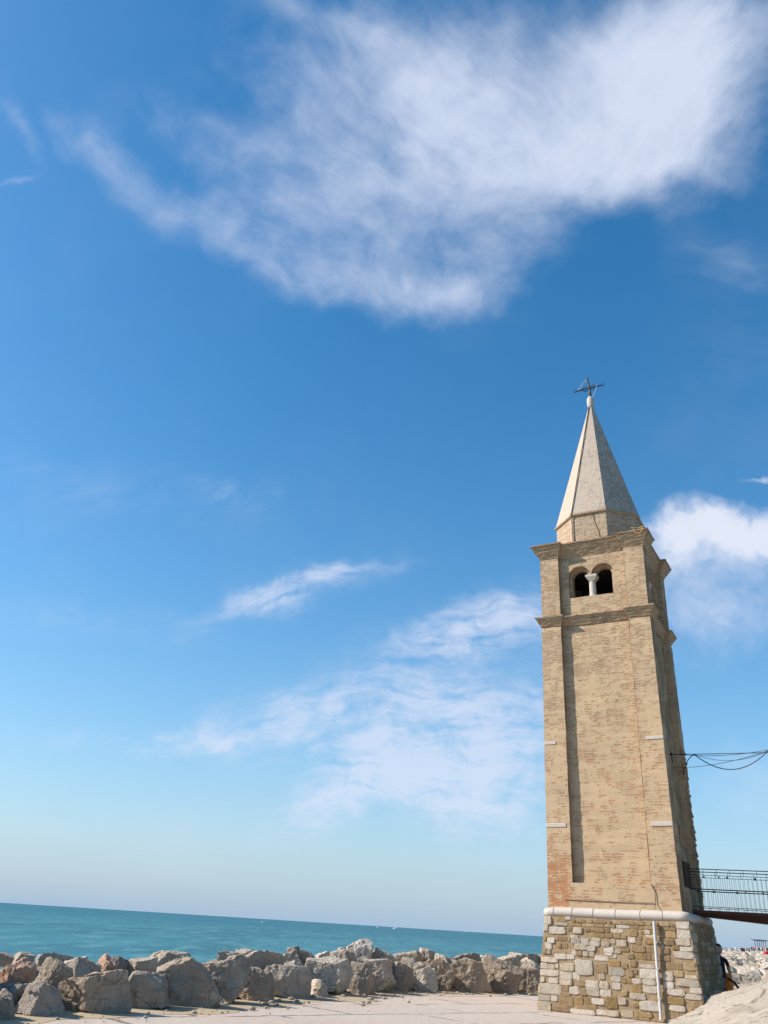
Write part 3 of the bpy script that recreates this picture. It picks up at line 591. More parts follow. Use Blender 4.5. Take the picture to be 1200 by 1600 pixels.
def stone(face, a0, a1, z0, z1, kind, bulge=0.035):
    """one irregular stone on the front (x along) or right side (y along) of the plinth"""
    ca, cz, ha, hz = (a0 + a1) / 2, (z0 + z1) / 2, (a1 - a0) / 2, (z1 - z0) / 2
    n = 18; ang = [2 * math.pi * i / n + rs.uniform(-.10, .10) for i in range(n)]; ex = rs.uniform(4.5, 10.0)
    rr = [((abs(math.cos(t)) ** ex + abs(math.sin(t)) ** ex) ** (-1 / ex)) * rs.uniform(0.93, 1.05) for t in ang]
    b = bulge * rs.uniform(0.5, 1.4); tilt = rs.uniform(-.3, .3)
    rings = []
    for k, out in ((1.0, -0.05), (0.99, 0.30 * b), (0.92, 0.85 * b), (0.70, b)):
        ring = []
        for t, r in zip(ang, rr):
            a = ca + ha * r * k * math.cos(t); z = cz + hz * r * k * math.sin(t); o = out * (1 + tilt * math.cos(t)) + (rs.uniform(-.1, .1) * b if out > 0 else 0)
            if face == 'front': ring.append((a, -PHY(z) - o, z))
            elif face == 'right': ring.append((POX + PHX(z) + o, a, z))
            else: ring.append((POX - PHX(z) - o, a, z))
        rings.append(ring)
    col = rs.choice(TINT[kind]); f = rs.uniform(0.88, 1.10); col = tuple(c * f for c in col)
    nf = len(mb.f); mb.loft(rings, True, 0, col); mo = (0.335, 0.245, 0.15)
    for q in range(nf, len(mb.f)):
        band = (q - nf) // n; k = 0.75 if band == 0 else rs.uniform(0.25, 0.65) if band == 1 else rs.uniform(0.0, 0.25) if band == 2 else 0.0
        mb.c[q] = tuple(a * (1 - k) + b_ * k for a, b_ in zip(col, mo))
taken = []
for k, a0, z0_, a1, z1_ in STONES:
    if a1 > 1.95: a1 = 1.94
    stone('front', a0 - .012, a1 + .012, z0_ - .010, z1_ + .010, k, 0.024); taken.append((a0, z0_, a1, z1_))
def fill(face, lo, hi, zlo, zhi, used, whites):
    z = zlo
    while z < zhi - 0.04:
        h = min(rs.uniform(0.07, 0.17), zhi - z); a = lo(z)
        while a < hi(z) - 0.05:
            L = min(rs.uniform(0.10, 0.36), hi(z) - a)
            box = (a, z, a + L, z + h)
            if not any(box[0] < t[2] - 0.02 and box[2] > t[0] + 0.02 and box[1] < t[3] - 0.015 and box[3] > t[1] + 0.015 for t in used):
                if rs.random() < 0.92: stone(face, a + 0.002, a + L - 0.002, z + 0.002, z + h - 0.002, rs.choices(whites[0], whites[1])[0], 0.020)
            elif L > 0.12:                       # try small stones in what is left
                for q in (a, a + L * 0.5):
                    bx = (q, z, q + L * 0.46, z + h * 0.8)
                    if not any(bx[0] < t[2] and bx[2] > t[0] and bx[1] < t[3] and bx[3] > t[1] for t in used): stone(face, bx[0], bx[2], bx[1], bx[3], rs.choices(whites[0], whites[1])[0], 0.022)
            a += L
        z += h
fill('front', lambda z: POX - PHX(z) + 0.02, lambda z: POX + PHX(z) - 0.02, 0.0, 2.05, taken, ('DOCGW', (9, 1.6, 0.9, 0.8, 0.4)))
z = 0.0; tr = []
while z < 2.0:
    h = rs.uniform(0.14, 0.30); h = min(h, 2.05 - z)
    L = rs.uniform(0.35, 0.75); stone('right', -PHY(z) + 0.0, -PHY(z) + L, z + .01, z + h - .01, rs.choice('DCC'), 0.02); tr.append((-PHY(z), z, -PHY(z) + L, z + h))
    L = rs.uniform(0.40, 0.80); stone('right', PHY(z) - L, PHY(z), z + .01, z + h - .01, rs.choice('DCG'), 0.03); tr.append((PHY(z) - L, z, PHY(z), z + h))
    z += h
fill('right', lambda z: -PHY(z) + .05, lambda z: PHY(z) - .05, 0.0, 2.05, tr, ('DOCGW', (9, 3, 3, 0.6, 0.2)))
fill('left', lambda z: -PHY(z) + .02, lambda z: PHY(z) - .02, 0.0, 2.05, [], ('DOCGW', (4, 2, 2, 1, 5)))
plinth = mb.build('plinth', MT['rubble'], tower, cols=True)
# rounded stone moulding of separate blocks
mb = MB(); rsm = random.Random(5)
hx, hy, rr_ = 1.69, 1.585, 0.13; zc = 2.17
path = []
def edge(p, q, n=40): return [(p[0] + (q[0] - p[0]) * i / n, p[1] + (q[1] - p[1]) * i / n) for i in range(n)]
c = 0.10; cor = []
for (sx, sy, a0) in ((-1, -1, 180), (1, -1, 270), (1, 1, 0), (-1, 1, 90)):
    cor.append([(0.03 + sx * (hx - c) + c * math.cos(R_(a)), sy * (hy - c) + c * math.sin(R_(a))) for a in range(a0, a0 + 91, 15)])
for i in range(4):
    path += cor[i]; path += edge(cor[i][-1], cor[(i + 1) % 4][0])[1:]
n = len(path); acc = [0.0]
for i in range(n): acc.append(acc[-1] + math.dist(path[i], path[(i + 1) % n]))
joints = []; s = 0.25
while s < acc[-1]: joints.append(s); s += rsm.uniform(0.26, 0.62)
samples = sorted([(a, 1.0) for a in acc[:-1]] + [(j + dlt, 0.84 if dlt == 0 else 1.0) for j in joints for dlt in (-0.016, 0.0, 0.016)])
rings = []; jit = 0
for a, k in samples:
    i = min(range(n), key=lambda q: acc[q] if acc[q + 1] > a else 1e9) if False else max(q for q in range(n) if acc[q] <= a)
    t = (a - acc[i]) / max(1e-6, acc[i + 1] - acc[i]); p, q = path[i], path[(i + 1) % n]
    x, y = p[0] + (q[0] - p[0]) * t, p[1] + (q[1] - p[1]) * t; dx, dy = q[0] - p[0], q[1] - p[1]; L = math.hypot(dx, dy); nx, ny = dy / L, -dx / L
    bi = sum(1 for j in joints if j < a); rj = rr_ * (1 + 0.06 * math.sin(bi * 12.9898)) * k
    prof = [(-0.12, -0.10)] + [(rj * math.cos(R_(b)) * 0.98, rj * math.sin(R_(b)) * 0.86) for b in range(-90, 91, 15)] + [(-0.10, 0.15), (-0.25, 0.19)]
    rings.append([(x + nx * o, y + ny * o, zc + 0.008 * math.sin(bi * 7.7) + h) for o, h in prof])
rings.append(rings[0])
mb.loft(rings, cap=False, closed=False); set_sharp(mb.build('base_moulding', MT['stone'], tower), 40)
# drain pipe down the plinth
mb = MB(); mb.tube([(1.02, -PHY(2.0) - 0.10, 2.06), (1.02, -PHY(1.0) - 0.09, 1.0), (1.03, -PHY(0) - 0.09, 0.05)], 0.034, 14)
pp = mb.build('drain_pipe', MT['zinc'], tower); set_sharp(pp)
for z in (0.45, 1.05, 1.6):
    mb = MB(); mb.box(0.985, -PHY(z) - 0.13, z, 1.06, -PHY(z) + 0.02, z + 0.03); mb.build('pipe_clip', MT['zinc'], pp)

# ------------------------------------------------------------------ setting
FRONT = [[-5.47, 14.36], [-5.31, 14.91], [-4.8, 16.36], [-3.76, 17.91], [-2.82, 19.4], [-1.87, 21.48], [0.11, 24.97], [2.72, 27.91], [5.8, 30.57], [7.38, 31.95]]
def off_line(pts, d):
    out = []
    for i, p in enumerate(pts):
        a, b = pts[max(i - 1, 0)], pts[min(i + 1, len(pts) - 1)]
        t = Vector((b[0] - a[0], b[1] - a[1])).normalized(); out.append((p[0] - t.y * d, p[1] + t.x * d))
    return out
FL = [(-7.2, 6.0), (-6.2, 11.0)] + [tuple(p) for p in FRONT[1:]] + [(9.6, 33.0)]
edge_ = off_line(FL, 1.1)
# sea to the horizon
mb = MB(); mb.add([(-45000, -3000, -1.8), (45000, -3000, -1.8), (45000, 60000, -1.8), (-45000, 60000, -1.8)], [(0, 1, 2, 3)])
tag(mb.build('sea', MT['sea'], fix=False), kind='structure')
# paved promenade, gently uneven
bm = bmesh.new()
poly = edge_ + [(14, 33), (40, 30), (40, -14), (-9, -14)]
vs = [bm.verts.new((x, y, 0)) for x, y in poly]; fc = bm.faces.new(vs)
bmesh.ops.triangulate(bm, faces=[fc])
rim = [e for e in bm.edges if e.is_boundary]
r = bmesh.ops.extrude_edge_only(bm, edges=rim); bmesh.ops.translate(bm, vec=(0, 0, -2.6), verts=[v for v in r['geom'] if isinstance(v, bmesh.types.BMVert)])
bmesh.ops.recalc_face_normals(bm, faces=bm.faces)
me = bpy.data.meshes.new('promenade'); bm.to_mesh(me); bm.free(); me.materials.append(MT['paving'])
pr = bpy.data.objects.new('promenade', me); COL.objects.link(pr); tag(pr, kind='structure')
# sand drifted along the foot of the rocks
mb = MB(); a, b = [], []
L = [(-7.2, 6.0), (-6.2, 11.0)] + [tuple(p) for p in FRONT[1:]]
dense = []
for p, q in zip(L[:-1], L[1:]):
    k = max(2, int(math.dist(p, q) / 0.25)); dense += [(p[0] + (q[0] - p[0]) * i / k, p[1] + (q[1] - p[1]) * i / k) for i in range(k)]
inn = off_line(dense, 0.9)
rows = []
for j in range(6):
    out_ = [off_line(dense, -(0.55 + 0.75 * max(0, fbm((p[0] * 0.5, p[1] * 0.5, 2.0)) + 0.45) + 0.12 * fbm((p[0] * 3, p[1] * 3, 5))))[i] for i, p in enumerate(dense)] if j == 0 else out_
    rows.append([(inn[i][0] + (out_[i][0] - inn[i][0]) * j / 5, inn[i][1] + (out_[i][1] - inn[i][1]) * j / 5, 0.004 + 0.05 * (1 - j / 5) ** 1.5 + (0.015 * max(0, fbm((inn[i][0] * 2, inn[i][1] * 2, j))) if j < 5 else 0)) for i in range(len(dense))])
mb.loft(rows, cap=False, closed=False)
sand = mb.upward().build('sand', MT['sand'], smooth=True, fix=False)
tag(sand, kind='structure')
# rubble bed under the boulders, running down into the sea
mb = MB(); prof = [(0.25, 0.02), (0.9, 0.30), (2.2, 0.42), (3.4, 0.15), (5.0, -1.0), (7.5, -2.6)]
dl = [(-9.0, 3.0)] + dense + [(12.0, 35.0)]
rows = []
for o_, z in prof:
    rows.append([(x, y, z + 0.22 * fbm((x * 1.1, y * 1.1, o_))) for x, y in off_line(dl, o_)])
mb.loft(rows, cap=False, closed=False); bed = mb.upward().build('rubble_bed', MT['rock'], fix=False); bed.color = (0.30, 0.26, 0.21, 1)
tag(bed, kind='structure')
# pitched stone bank rising to the right of the tower foot (s up the slope, t along its foot)
BF = Vector((6.96, 21.94)); BS = Vector((0.912, 0.409)); BT = Vector((0.409, -0.912))
def bankz(s, t):
    s0 = s + 0.05 * fbm((t * 0.8, 0.3, 9.0)); cr = 0.44 + 0.40 * t if t > 0 else max(0.30, 0.46 + 0.10 * t)
    cr = min(cr, 2.0) 
    k = 0.82
    z = k * s0 if s0 < cr else k * cr - 0.16 * (s0 - cr) - 0.10 * (s0 - cr) ** 2
    z = max(z, -0.35)
    return z + (0.035 * fbm(((s - 0.4 * t) * 4.0, t * 0.5, 0.0), 0.9, 4) + 0.034 * (1 - 2 * abs(fbm(((s - 0.4 * t) * 7.0, t * 0.8, 3.0), 0.9, 4))) + 0.012 * fbm((s * 14, t * 8, 7.0), 0.8, 3)) * min(1.0, max(0.0, s * 3))
mb = MB(); us = np.concatenate([np.arange(-0.15, 2.2, 0.022), np.arange(2.2, 6.0, 0.15)]); vs_ = np.concatenate([np.arange(-4.0, -0.5, 0.10), np.arange(-0.5, 4.5, 0.025), np.arange(4.5, 9.0, 0.1)])
for v in vs_:
    for u_ in us:
        p = BF + BS * float(u_) + BT * float(v); mb.v.append((p.x, p.y, bankz(float(u_), float(v)) - 0.04))
nu = len(us)
for j in range(len(vs_) - 1):
    for i in range(nu - 1):
        mb.face((j * nu + i, j * nu + i + 1, (j + 1) * nu + i + 1, (j + 1) * nu + i))
bank = mb.upward().build('stone_bank', MT['bank'], smooth=True, fix=False)
l = bank.data.uv_layers.new(name='UVMap')
uvs = np.array([(us[i] - 0.4 * vs_[j], vs_[j]) for j in range(len(vs_)) for i in range(nu)])
ii = np.empty(len(bank.data.loops), dtype=np.int32); bank.data.loops.foreach_get('vertex_index', ii)
l.data.foreach_set('uv', uvs[ii].astype(np.float32).ravel())
tag(bank, kind='structure')
# low shore behind the tower that carries the far breakwater
def shorez(D): return float(np.interp(D, [24, 32, 60, 120, 180, 240, 300, 340], [0.0, 0.20, 0.45, 0.55, 0.50, 0.55, 0.85, 0.7]))
mb = MB(); Ds = [24, 27, 30, 34, 38, 44, 50, 58, 68, 80, 95, 112, 130, 150, 175, 200, 225, 250, 275, 300, 330, 360]
rows = []
for D in Ds:
    hw = np.interp(D, [24, 40, 100, 360], [11.0, 9.0, 6.5, 5.5]); row = []
    for k in range(25):
        b = 24.6 + hw * (k / 12 - 1); p = at_bearing(b, D, 0); e = 1 - abs(k / 12 - 1) ** 4
        row.append((p.x, p.y, -2.2 + (shorez(D) + 2.2) * min(1, e * 1.6) + 0.18 * fbm((p.x * 0.35, p.y * 0.35, 4.0))))
    rows.append(row)
mb.loft(rows, cap=False, closed=False); sh = mb.upward().build('shore', MT['rock'], smooth=True, fix=False); sh.color = (0.40, 0.35, 0.29, 1)
tag(sh, kind='structure')

# ------------------------------------------------------------------ boulders
def ico(sub):
    bm = bmesh.new(); bmesh.ops.create_icosphere(bm, subdivisions=sub, radius=1.0)
    v = np.array([q.co[:] for q in bm.verts]); f = [tuple(q.index for q in p.verts) for p in bm.faces]; bm.free(); return v, f
ICO = {k: ico(k) for k in (2, 3, 5, 6)}
def rock_mesh(seed, w, dp, h, sub, rough=1.0, face_az=None, flat_top=None):
    """broken boulder: a sphere cut back by random planes, then chipped and scaled to w x dp x h"""
    rg = np.random.default_rng(seed); D, F = ICO[sub]
    npl = int(rg.integers(5, 10)); N = rg.normal(size=(npl, 3)); N /= np.linalg.norm(N, axis=1)[:, None]; H = rg.uniform(0.66, 0.95, npl)
    a0 = rg.uniform(0, math.pi / 2) if face_az is None else face_az; ext = [((0, 0, -1), 0.70), ((rg.uniform(-.55, .55), rg.uniform(-.5, .5), 1), rg.uniform(0.5, 0.7))]
    for q in range(4): aq = a0 + q * math.pi / 2 + rg.uniform(-.6, .6); ext.append(((math.sin(aq), -math.cos(aq), rg.uniform(-0.3, 0.5)), rg.uniform(0.55, 0.85)))
    if face_az is not None:
        ext.append(((math.sin(face_az), -math.cos(face_az), rg.uniform(-0.1, 0.15)), rg.uniform(0.52, 0.64)))
    if flat_top is not None: ext.append((flat_top, rg.uniform(0.55, 0.7)))
    for n, hh in ext:
        n = np.array(n, float); n /= np.linalg.norm(n); N = np.vstack([N, n]); H = np.append(H, hh)
    dots = D @ N.T
    rad = np.where(dots > 0.05, H / np.maximum(dots, 0.05), 9.0)
    k = 80.0; r = -np.log(np.exp(-k * np.minimum(rad, 3)).sum(1) + np.exp(-k * 1.15)) / k
    P = D * r[:, None]
    lo, hi = P.min(0), P.max(0); P = (P - (lo + hi) / 2) / (hi - lo) * np.array([w, dp, h])
    off = rg.uniform(0, 100, 3); s = min(w, h, dp)
    nrm = D
    disp = np.empty(len(P))
    for i, p in enumerate(P):
        q = Vector(p + off)
        a = mnoise.ridged_multi_fractal(q * (2.0 / s), 0.9, 2.1, 4 if sub > 4 else 2, 0.9, 2.0)
        b = mnoise.fractal(q * (5.5 / s), 0.7, 2.0, 4 if sub > 4 else 2)
        c = mnoise.cell(q * (2.6 / s) + Vector((b, b, b)) * 0.25)
        disp[i] = (a - 1.2) * 0.026 + b * 0.030 + (c - 0.5) * 0.030
    P = P + nrm * (disp * s * rough)[:, None]
    me = bpy.data.meshes.new('boulder'); me.from_pydata(P.tolist(), [], F); me.materials.append(MT['rock'])
    me.polygons.foreach_set('use_smooth', [True] * len(me.polygons)); me.set_sharp_from_angle(angle=R_(38))
    return me
RC = {'brown': (0.36, 0.30, 0.24), 'grey': (0.405, 0.352, 0.295), 'dark': (0.26, 0.235, 0.215), 'red': (0.47, 0.31, 0.225), 'white': (0.56, 0.51, 0.45), 'cream': (0.50, 0.44, 0.36), 'pale': (0.48, 0.43, 0.365)}
ROCKS = [
    (-5.38, 15.1, 0.18, 0.36, 0.44, 'brown', 'small brown boulder cut off by the left edge, lowest in the front row'),
    (-5.09, 15.95, 0.23, 0.66, 0.52, 'grey', 'pyramid shaped grey brown boulder just left of the widest flat topped boulder'),
    (-5.58, 16.08, 0.12, 0.51, 0.62, 'dark', 'shaded boulder wedged behind the small cut off boulder at the far left'),
    (-5.79, 16.45, 0.5, 0.58, 0.58, 'red', 'reddish sloping boulder with a pale underside at the far left'),
    (-5.35, 17.17, 0.44, 0.55, 0.69, 'brown', 'upright brown boulder standing behind the pyramid shaped boulder'),
    (-4.49, 16.88, 0.32, 1.11, 0.71, 'brown', 'widest brown boulder with a flat pale top in the front row at left'),
    (-3.9, 18.1, 0.28, 0.85, 0.63, 'brown', 'square brown boulder right of the widest flat topped boulder'),
    (-5.18, 18.31, 0.55, 0.57, 0.42, 'grey', 'grey wedge boulder with a dark right side behind the widest boulder'),
    (-5.92, 18.85, 0.65, 0.59, 0.26, 'grey', 'low flat grey slab on the crest above the upright brown boulder'),
    (-5.5, 18.83, 0.58, 0.42, 0.33, 'white', 'whitish stone tucked between the flat grey slab and the grey wedge boulder'),
    (-4.97, 19.11, 0.57, 0.4, 0.47, 'red', 'pinkish pointed boulder behind the widest boulder, next to a dark one'),
    (-4.69, 19.22, 0.57, 0.36, 0.41, 'dark', 'dark grey boulder between the pinkish pointed boulder and the crumbly cream one'),
    (-4.33, 19.44, 0.56, 0.59, 0.46, 'cream', 'crumbly cream boulder just under the long cream slab'),
    (-4.02, 20.5, 0.64, 0.94, 0.45, 'cream', 'long cream slab lying on the crest with a flat squared right end'),
    (-6.39, 17.46, 0.68, 0.28, 0.22, 'grey', 'small grey boulder at the left end of the crest beside the picture edge'),
    (-6.2, 17.91, 0.68, 0.34, 0.24, 'grey', 'small jagged grey boulder on the crest above the reddish boulder'),
    (-3.27, 19.07, 0.4, 1.06, 0.86, 'brown', 'large boulder with a sheer brown front just below the long cream slab'),
    (-3.57, 19.29, 0.14, 0.29, 0.42, 'white', 'small pale stone in the dark gap right of the square brown boulder'),
    (-2.82, 19.99, 0.43, 1.02, 0.91, 'brown', 'large rough boulder leaning against the right side of the sheer fronted one'),
    (-2.85, 22.31, 0.67, 0.66, 0.44, 'grey', 'tilted grey slab on the crest above the large rough leaning boulder'),
    (-2.26, 22.61, 0.55, 1.05, 0.77, 'grey', 'broad domed grey boulder on the second row near the middle of the rock wall'),
    (-2.13, 21.09, 0.31, 0.68, 0.68, 'brown', 'warm brown boulder with a shadowed notch under the broad domed boulder'),
    (-1.61, 22.35, 0.32, 1.0, 0.7, 'grey', 'rounded grey boulder with a small hole, right of the warm brown one'),
    (-1.73, 24.13, 0.65, 0.58, 0.6, 'grey', 'smooth grey slab leaning at the crest left of a stacked dark capped boulder'),
    (-1.44, 23.59, 0.3, 0.89, 0.89, 'pale', 'pale sloping boulder behind the rounded grey boulder with a hole'),
    (-1.36, 24.62, 0.65, 0.79, 0.59, 'grey', 'overhanging grey boulder on the crest under a small dark stone'),
    (-1.63, 24.4, 0.91, 0.29, 0.21, 'dark', 'small dark stone perched on the overhanging grey boulder'),
    (-0.71, 24.05, 0.46, 1.12, 0.75, 'pale', 'big smooth light grey boulder below the white round boulder'),
    (-0.84, 23.11, 0.18, 0.38, 0.41, 'white', 'small pale ridged stone on the paving in front of the big smooth boulder'),
    (-0.91, 25.66, 0.73, 0.34, 0.4, 'cream', 'small cream stone on the crest left of the pitted boulder'),
    (-0.39, 25.87, 0.7, 0.73, 0.56, 'grey', 'pitted grey boulder on the crest left of the white round boulder'),
    (0.05, 26.69, 0.91, 0.69, 0.69, 'white', 'white round boulder perched highest on the rock wall'),
    (-0.36, 26.74, 0.87, 0.29, 0.28, 'cream', 'tiny cream stone peeping out left of the white round boulder'),
    (0.15, 24.93, 0.36, 0.68, 0.76, 'brown', 'blocky brown boulder in the front row under the white round boulder'),
    (0.5, 26.09, 0.38, 1.03, 0.88, 'grey', 'grey boulder with a flat slanting top right of the blocky brown one'),
    (0.76, 27.19, 0.68, 0.82, 0.72, 'pale', 'light grey angular boulder on the crest right of the white round boulder'),
    (1.26, 27.0, 0.36, 0.7, 0.76, 'brown', 'tall brown boulder with a ragged left edge next to the rounded egg shaped boulder'),
    (1.5, 28.65, 0.79, 0.83, 0.42, 'grey', 'flat topped grey boulder on the crest left of a pointed stone'),
    (1.69, 28.0, 0.58, 0.73, 0.53, 'grey', 'squat boulder resting above the rounded egg shaped boulder'),
    (1.94, 27.33, 0.31, 0.73, 0.65, 'pale', 'rounded egg shaped pale boulder in the front row'),
    (2.13, 29.03, 0.81, 0.45, 0.55, 'grey', 'pointed stone sticking up from the crest above the egg shaped boulder'),
    (2.48, 28.13, 0.41, 0.85, 0.91, 'brown', 'tall square shouldered boulder right of the egg shaped boulder'),
    (2.69, 29.71, 0.73, 0.74, 0.41, 'cream', 'low cream stone on the crest behind the tall square shouldered boulder'),
    (3.42, 29.91, 0.62, 1.2, 0.77, 'grey', 'wide grey boulder on the second row with a sharp right corner'),
    (3.43, 28.58, 0.43, 1.11, 0.91, 'brown', 'wrinkled boulder with a bulging left shoulder in the front row'),
    (4.43, 29.16, 0.51, 1.18, 1.05, 'brown', 'great rounded boulder with a smooth shaded face near the tower'),
    (5.03, 31.32, 0.73, 0.73, 0.62, 'pale', 'pale angular boulder above the great rounded one'),
    (5.51, 32.47, 0.86, 0.46, 0.39, 'cream', 'small cream crest stone just left of the last low grey slab'),
    (6.05, 33.07, 0.86, 0.57, 0.37, 'grey', 'last low grey slab on the crest before the tower'),
    (5.83, 31.64, 0.46, 0.86, 0.92, 'pale', 'pale boulder partly hidden by the tower on the second row'),
    (5.41, 29.97, 0.36, 0.87, 0.76, 'brown', 'brown boulder in the front row against the left corner of the tower'),
    (4.26, 31.66, 0.77, 0.51, 0.33, 'white', 'small whitish stone on the crest between the wide grey and great rounded boulders'),
    (6.53, 33.29, 0.84, 0.51, 0.38, 'grey', 'grey stone on the crest half hidden behind the tower moulding corner'),
    (-5.67, 14.66, 0.25, 0.51, 0.58, 'brown', 'brown boulder outside the left edge of the picture'),
    (-6.17, 15.86, 0.52, 0.5, 0.61, 'grey', 'grey boulder outside the left edge of the picture on the second row'),
]

rk = random.Random(21)
SEED = {18: 931, 4: 511, 22: 640, 33: 702}
for i, (x, y, z, w_, h_, kind, label) in enumerate(ROCKS):
    az = math.atan2(x, y); b = rk.random()
    me = rock_mesh(SEED.get(i, 100 + i), w_ * 1.22, max(0.55 * w_ + 0.3, 0.85 * h_) * rk.uniform(0.9, 1.15), h_ * 1.05, 6 if w_ > 0.8 else 5,
                   1.0, (-az + rk.uniform(-0.55, 0.35)), (rk.uniform(-0.7, 0.5), rk.uniform(-0.2, 0.8), 1.0) if h_ < w_ * 1.1 else None)
    o = bpy.data.objects.new('boulder', me); COL.objects.link(o); o.location = (x, y, z); o.rotation_euler = (0, 0, -az)
    f = rk.uniform(0.92, 1.08); o.color = tuple(c * f for c in RC[kind]) + (1,)
    tag(o, label, 'boulder', 'boulders of the rock wall beside the promenade')
# grit and small broken stones along the foot of the rocks
mb = MB(); VI, FI = ICO[2]; gr = random.Random(77)
for k in range(520):
    i = gr.randrange(8, len(dense)); o_ = 0.2 - abs(gr.gauss(0, 0.75)); p = off_line(dense[max(0, i - 1):i + 2], o_)[min(1, i)]; s_ = 0.012 + 0.05 * gr.random() ** 4
    mb.add([(p[0] + q[0] * s_ * 1.3 * (1 + .2 * math.sin(9 * q[2] + k)), p[1] + q[1] * s_, 0.012 + (q[2] + 0.5) * s_ * 0.7) for q in VI], FI)
gv = mb.build('gravel', MT['rock'], fix=False); gv.color = (0.40, 0.35, 0.29, 1)
tag(gv, 'scattered grit and small broken stones on the sand along the foot of the rock wall', 'gravel', kind='stuff')
# boulders in the dark gaps, low behind the front row
fill_pts = []
for i in range(len(dense)):
    if dense[i][1] > 13.5 and i % 3 == 0:
        for off_, zc_ in ((1.15, 0.22), (2.3, 0.38)):
            fill_pts.append((off_line(dense, off_ + rk.uniform(-0.2, 0.2))[i], zc_))
variants = [rock_mesh(700 + q, 1.0, 0.9, 0.8, 5) for q in range(5)]
for (x, y), zc_ in fill_pts:
    o = bpy.data.objects.new('boulder', rk.choice(variants)); COL.objects.link(o); s = rk.uniform(0.75, 1.05)
    o.location = (x, y, zc_ - 0.1); o.rotation_euler = (rk.uniform(-.3, .3), rk.uniform(-.3, .3), rk.uniform(0, 6.28)); o.scale = (s, s, s * 0.9)
    f = rk.uniform(0.8, 1.05); o.color = (0.38 * f, 0.325 * f, 0.26 * f, 1)
    tag(o, 'shadowed boulder wedged low behind the front row of the rock wall', 'boulder', 'boulders wedged in the gaps of the rock wall')
# far breakwater beyond the tower
near = [(21.9, 33.0, 1.25, 0.95, 'grey', 'grey faced boulder with a lit top, nearest the tower on the far breakwater'),
        (22.95, 31.5, 1.5, 0.9, 'grey', 'boulder with a big shaded face just above the middle of the stone bank'),
        (23.9, 31.0, 1.3, 0.85, 'brown', 'brown speckled boulder at the right edge of the picture, low on the far breakwater'),
        (22.4, 35.5, 1.1, 0.8, 'pale', 'pale triangular boulder between the two shaded boulders of the far breakwater')]
for i, (b, D, w_, h_, kind, label) in enumerate(near):
    o = bpy.data.objects.new('boulder', rock_mesh(300 + i, w_, w_ * 0.9, h_, 6, 1.0, -R_(b) + 0.5, (-0.3, 0.1, 1))); COL.objects.link(o)
    o.location = at_bearing(b, D, shorez(D) + 0.22); o.rotation_euler = (0, 0, -R_(b)); o.color = RC[kind] + (1,)
    tag(o, label, 'boulder', 'nearest boulders of the far breakwater')
var2 = [rock_mesh(800 + q, 1.0, 0.9, 0.62, 5) for q in range(6)]
placed = [(b, D) for b, D, *_ in near]
for k in range(900):
    D = 30 * (110 / 30) ** rk.random(); b = rk.uniform(20.3, 26.5)
    if any(math.hypot((b - q[0]) / 57.3 * D, D - q[1]) < 0.85 for q in placed): continue
    placed.append((b, D))
    if len(placed) > 150: break
    o = bpy.data.objects.new('boulder', rk.choice(var2)); COL.objects.link(o); s = rk.uniform(0.8, 1.4)
    o.location = at_bearing(b, D, shorez(D) + 0.05 + rk.uniform(-.1, .12)); o.rotation_euler = (rk.uniform(-.35, .35), rk.uniform(-.35, .35), rk.uniform(0, 6.28)); o.scale = (s, s, s)
    f = rk.uniform(0.85, 1.12); cc = RC[rk.choice(('pale', 'cream', 'white', 'pale', 'grey'))]; o.color = tuple(c * f for c in cc) + (1,)
    tag(o, 'pale boulder tumbled among others on the far breakwater right of the tower', 'boulder', 'boulders of the far breakwater')
mb = MB(); VI, FI = ICO[2]
for k in range(1500):
    D = 100 * (330 / 100) ** rk.random(); b = rk.uniform(20.4, 27.0); s = rk.uniform(0.5, 1.3); p = at_bearing(b, D, shorez(D) + rk.uniform(-.1, .25))
    rg = np.random.default_rng(k); Q = VI * (1 + rg.normal(0, 0.14, (len(VI), 1))) * np.array([s * 0.7, s * 0.7, s * 0.42]); a = rg.uniform(0, 6.28)
    mb.add([(p.x + q[0] * math.cos(a) - q[1] * math.sin(a), p.y + q[0] * math.sin(a) + q[1] * math.cos(a), p.z + q[2]) for q in Q], FI)
fb = mb.build('distant_boulders', MT['rock'], fix=False); fb.color = (0.44, 0.39, 0.33, 1)
tag(fb, 'mass of small pale boulders far along the breakwater below the people and terrace', 'boulders', kind='stuff')

# ------------------------------------------------------------------ footbridge
TB = TL(HW(2.5) - 0.16, 0.30, 0)
ba = R_(-29.817 + 11); BD = Vector((math.cos(ba), math.sin(ba), 0)); BN = Vector((-BD.y, BD.x, 0))
bridge = empty('footbridge', (TB.x, TB.y, 2.36), ba)
tag(bridge, 'narrow dark steel footbridge with barred railings meeting the right side of the tower', 'footbridge')
Lb = 9.0; HWB = 0.52
mb = MB(); N_ = 40; rings = []
def soff(x): return -0.05 - 0.055 * x - 0.004 * x * x
for i in range(N_ + 1):
    x = Lb * i / N_; t = 0.03
    rings.append([(x, -HWB, 0.05), (x, -HWB, -0.02), (x, -HWB + 0.16, soff(x) - 0.02), (x, HWB - 0.16, soff(x) - 0.02), (x, HWB, -0.02), (x, HWB, 0.05)])
mb.loft(rings); set_sharp(mb.build('deck_beam', MT['rust'], bridge), 25)
TOPZ, SUBZ, MIDZ, LOWZ = 1.00, 0.86, 0.53, 0.13
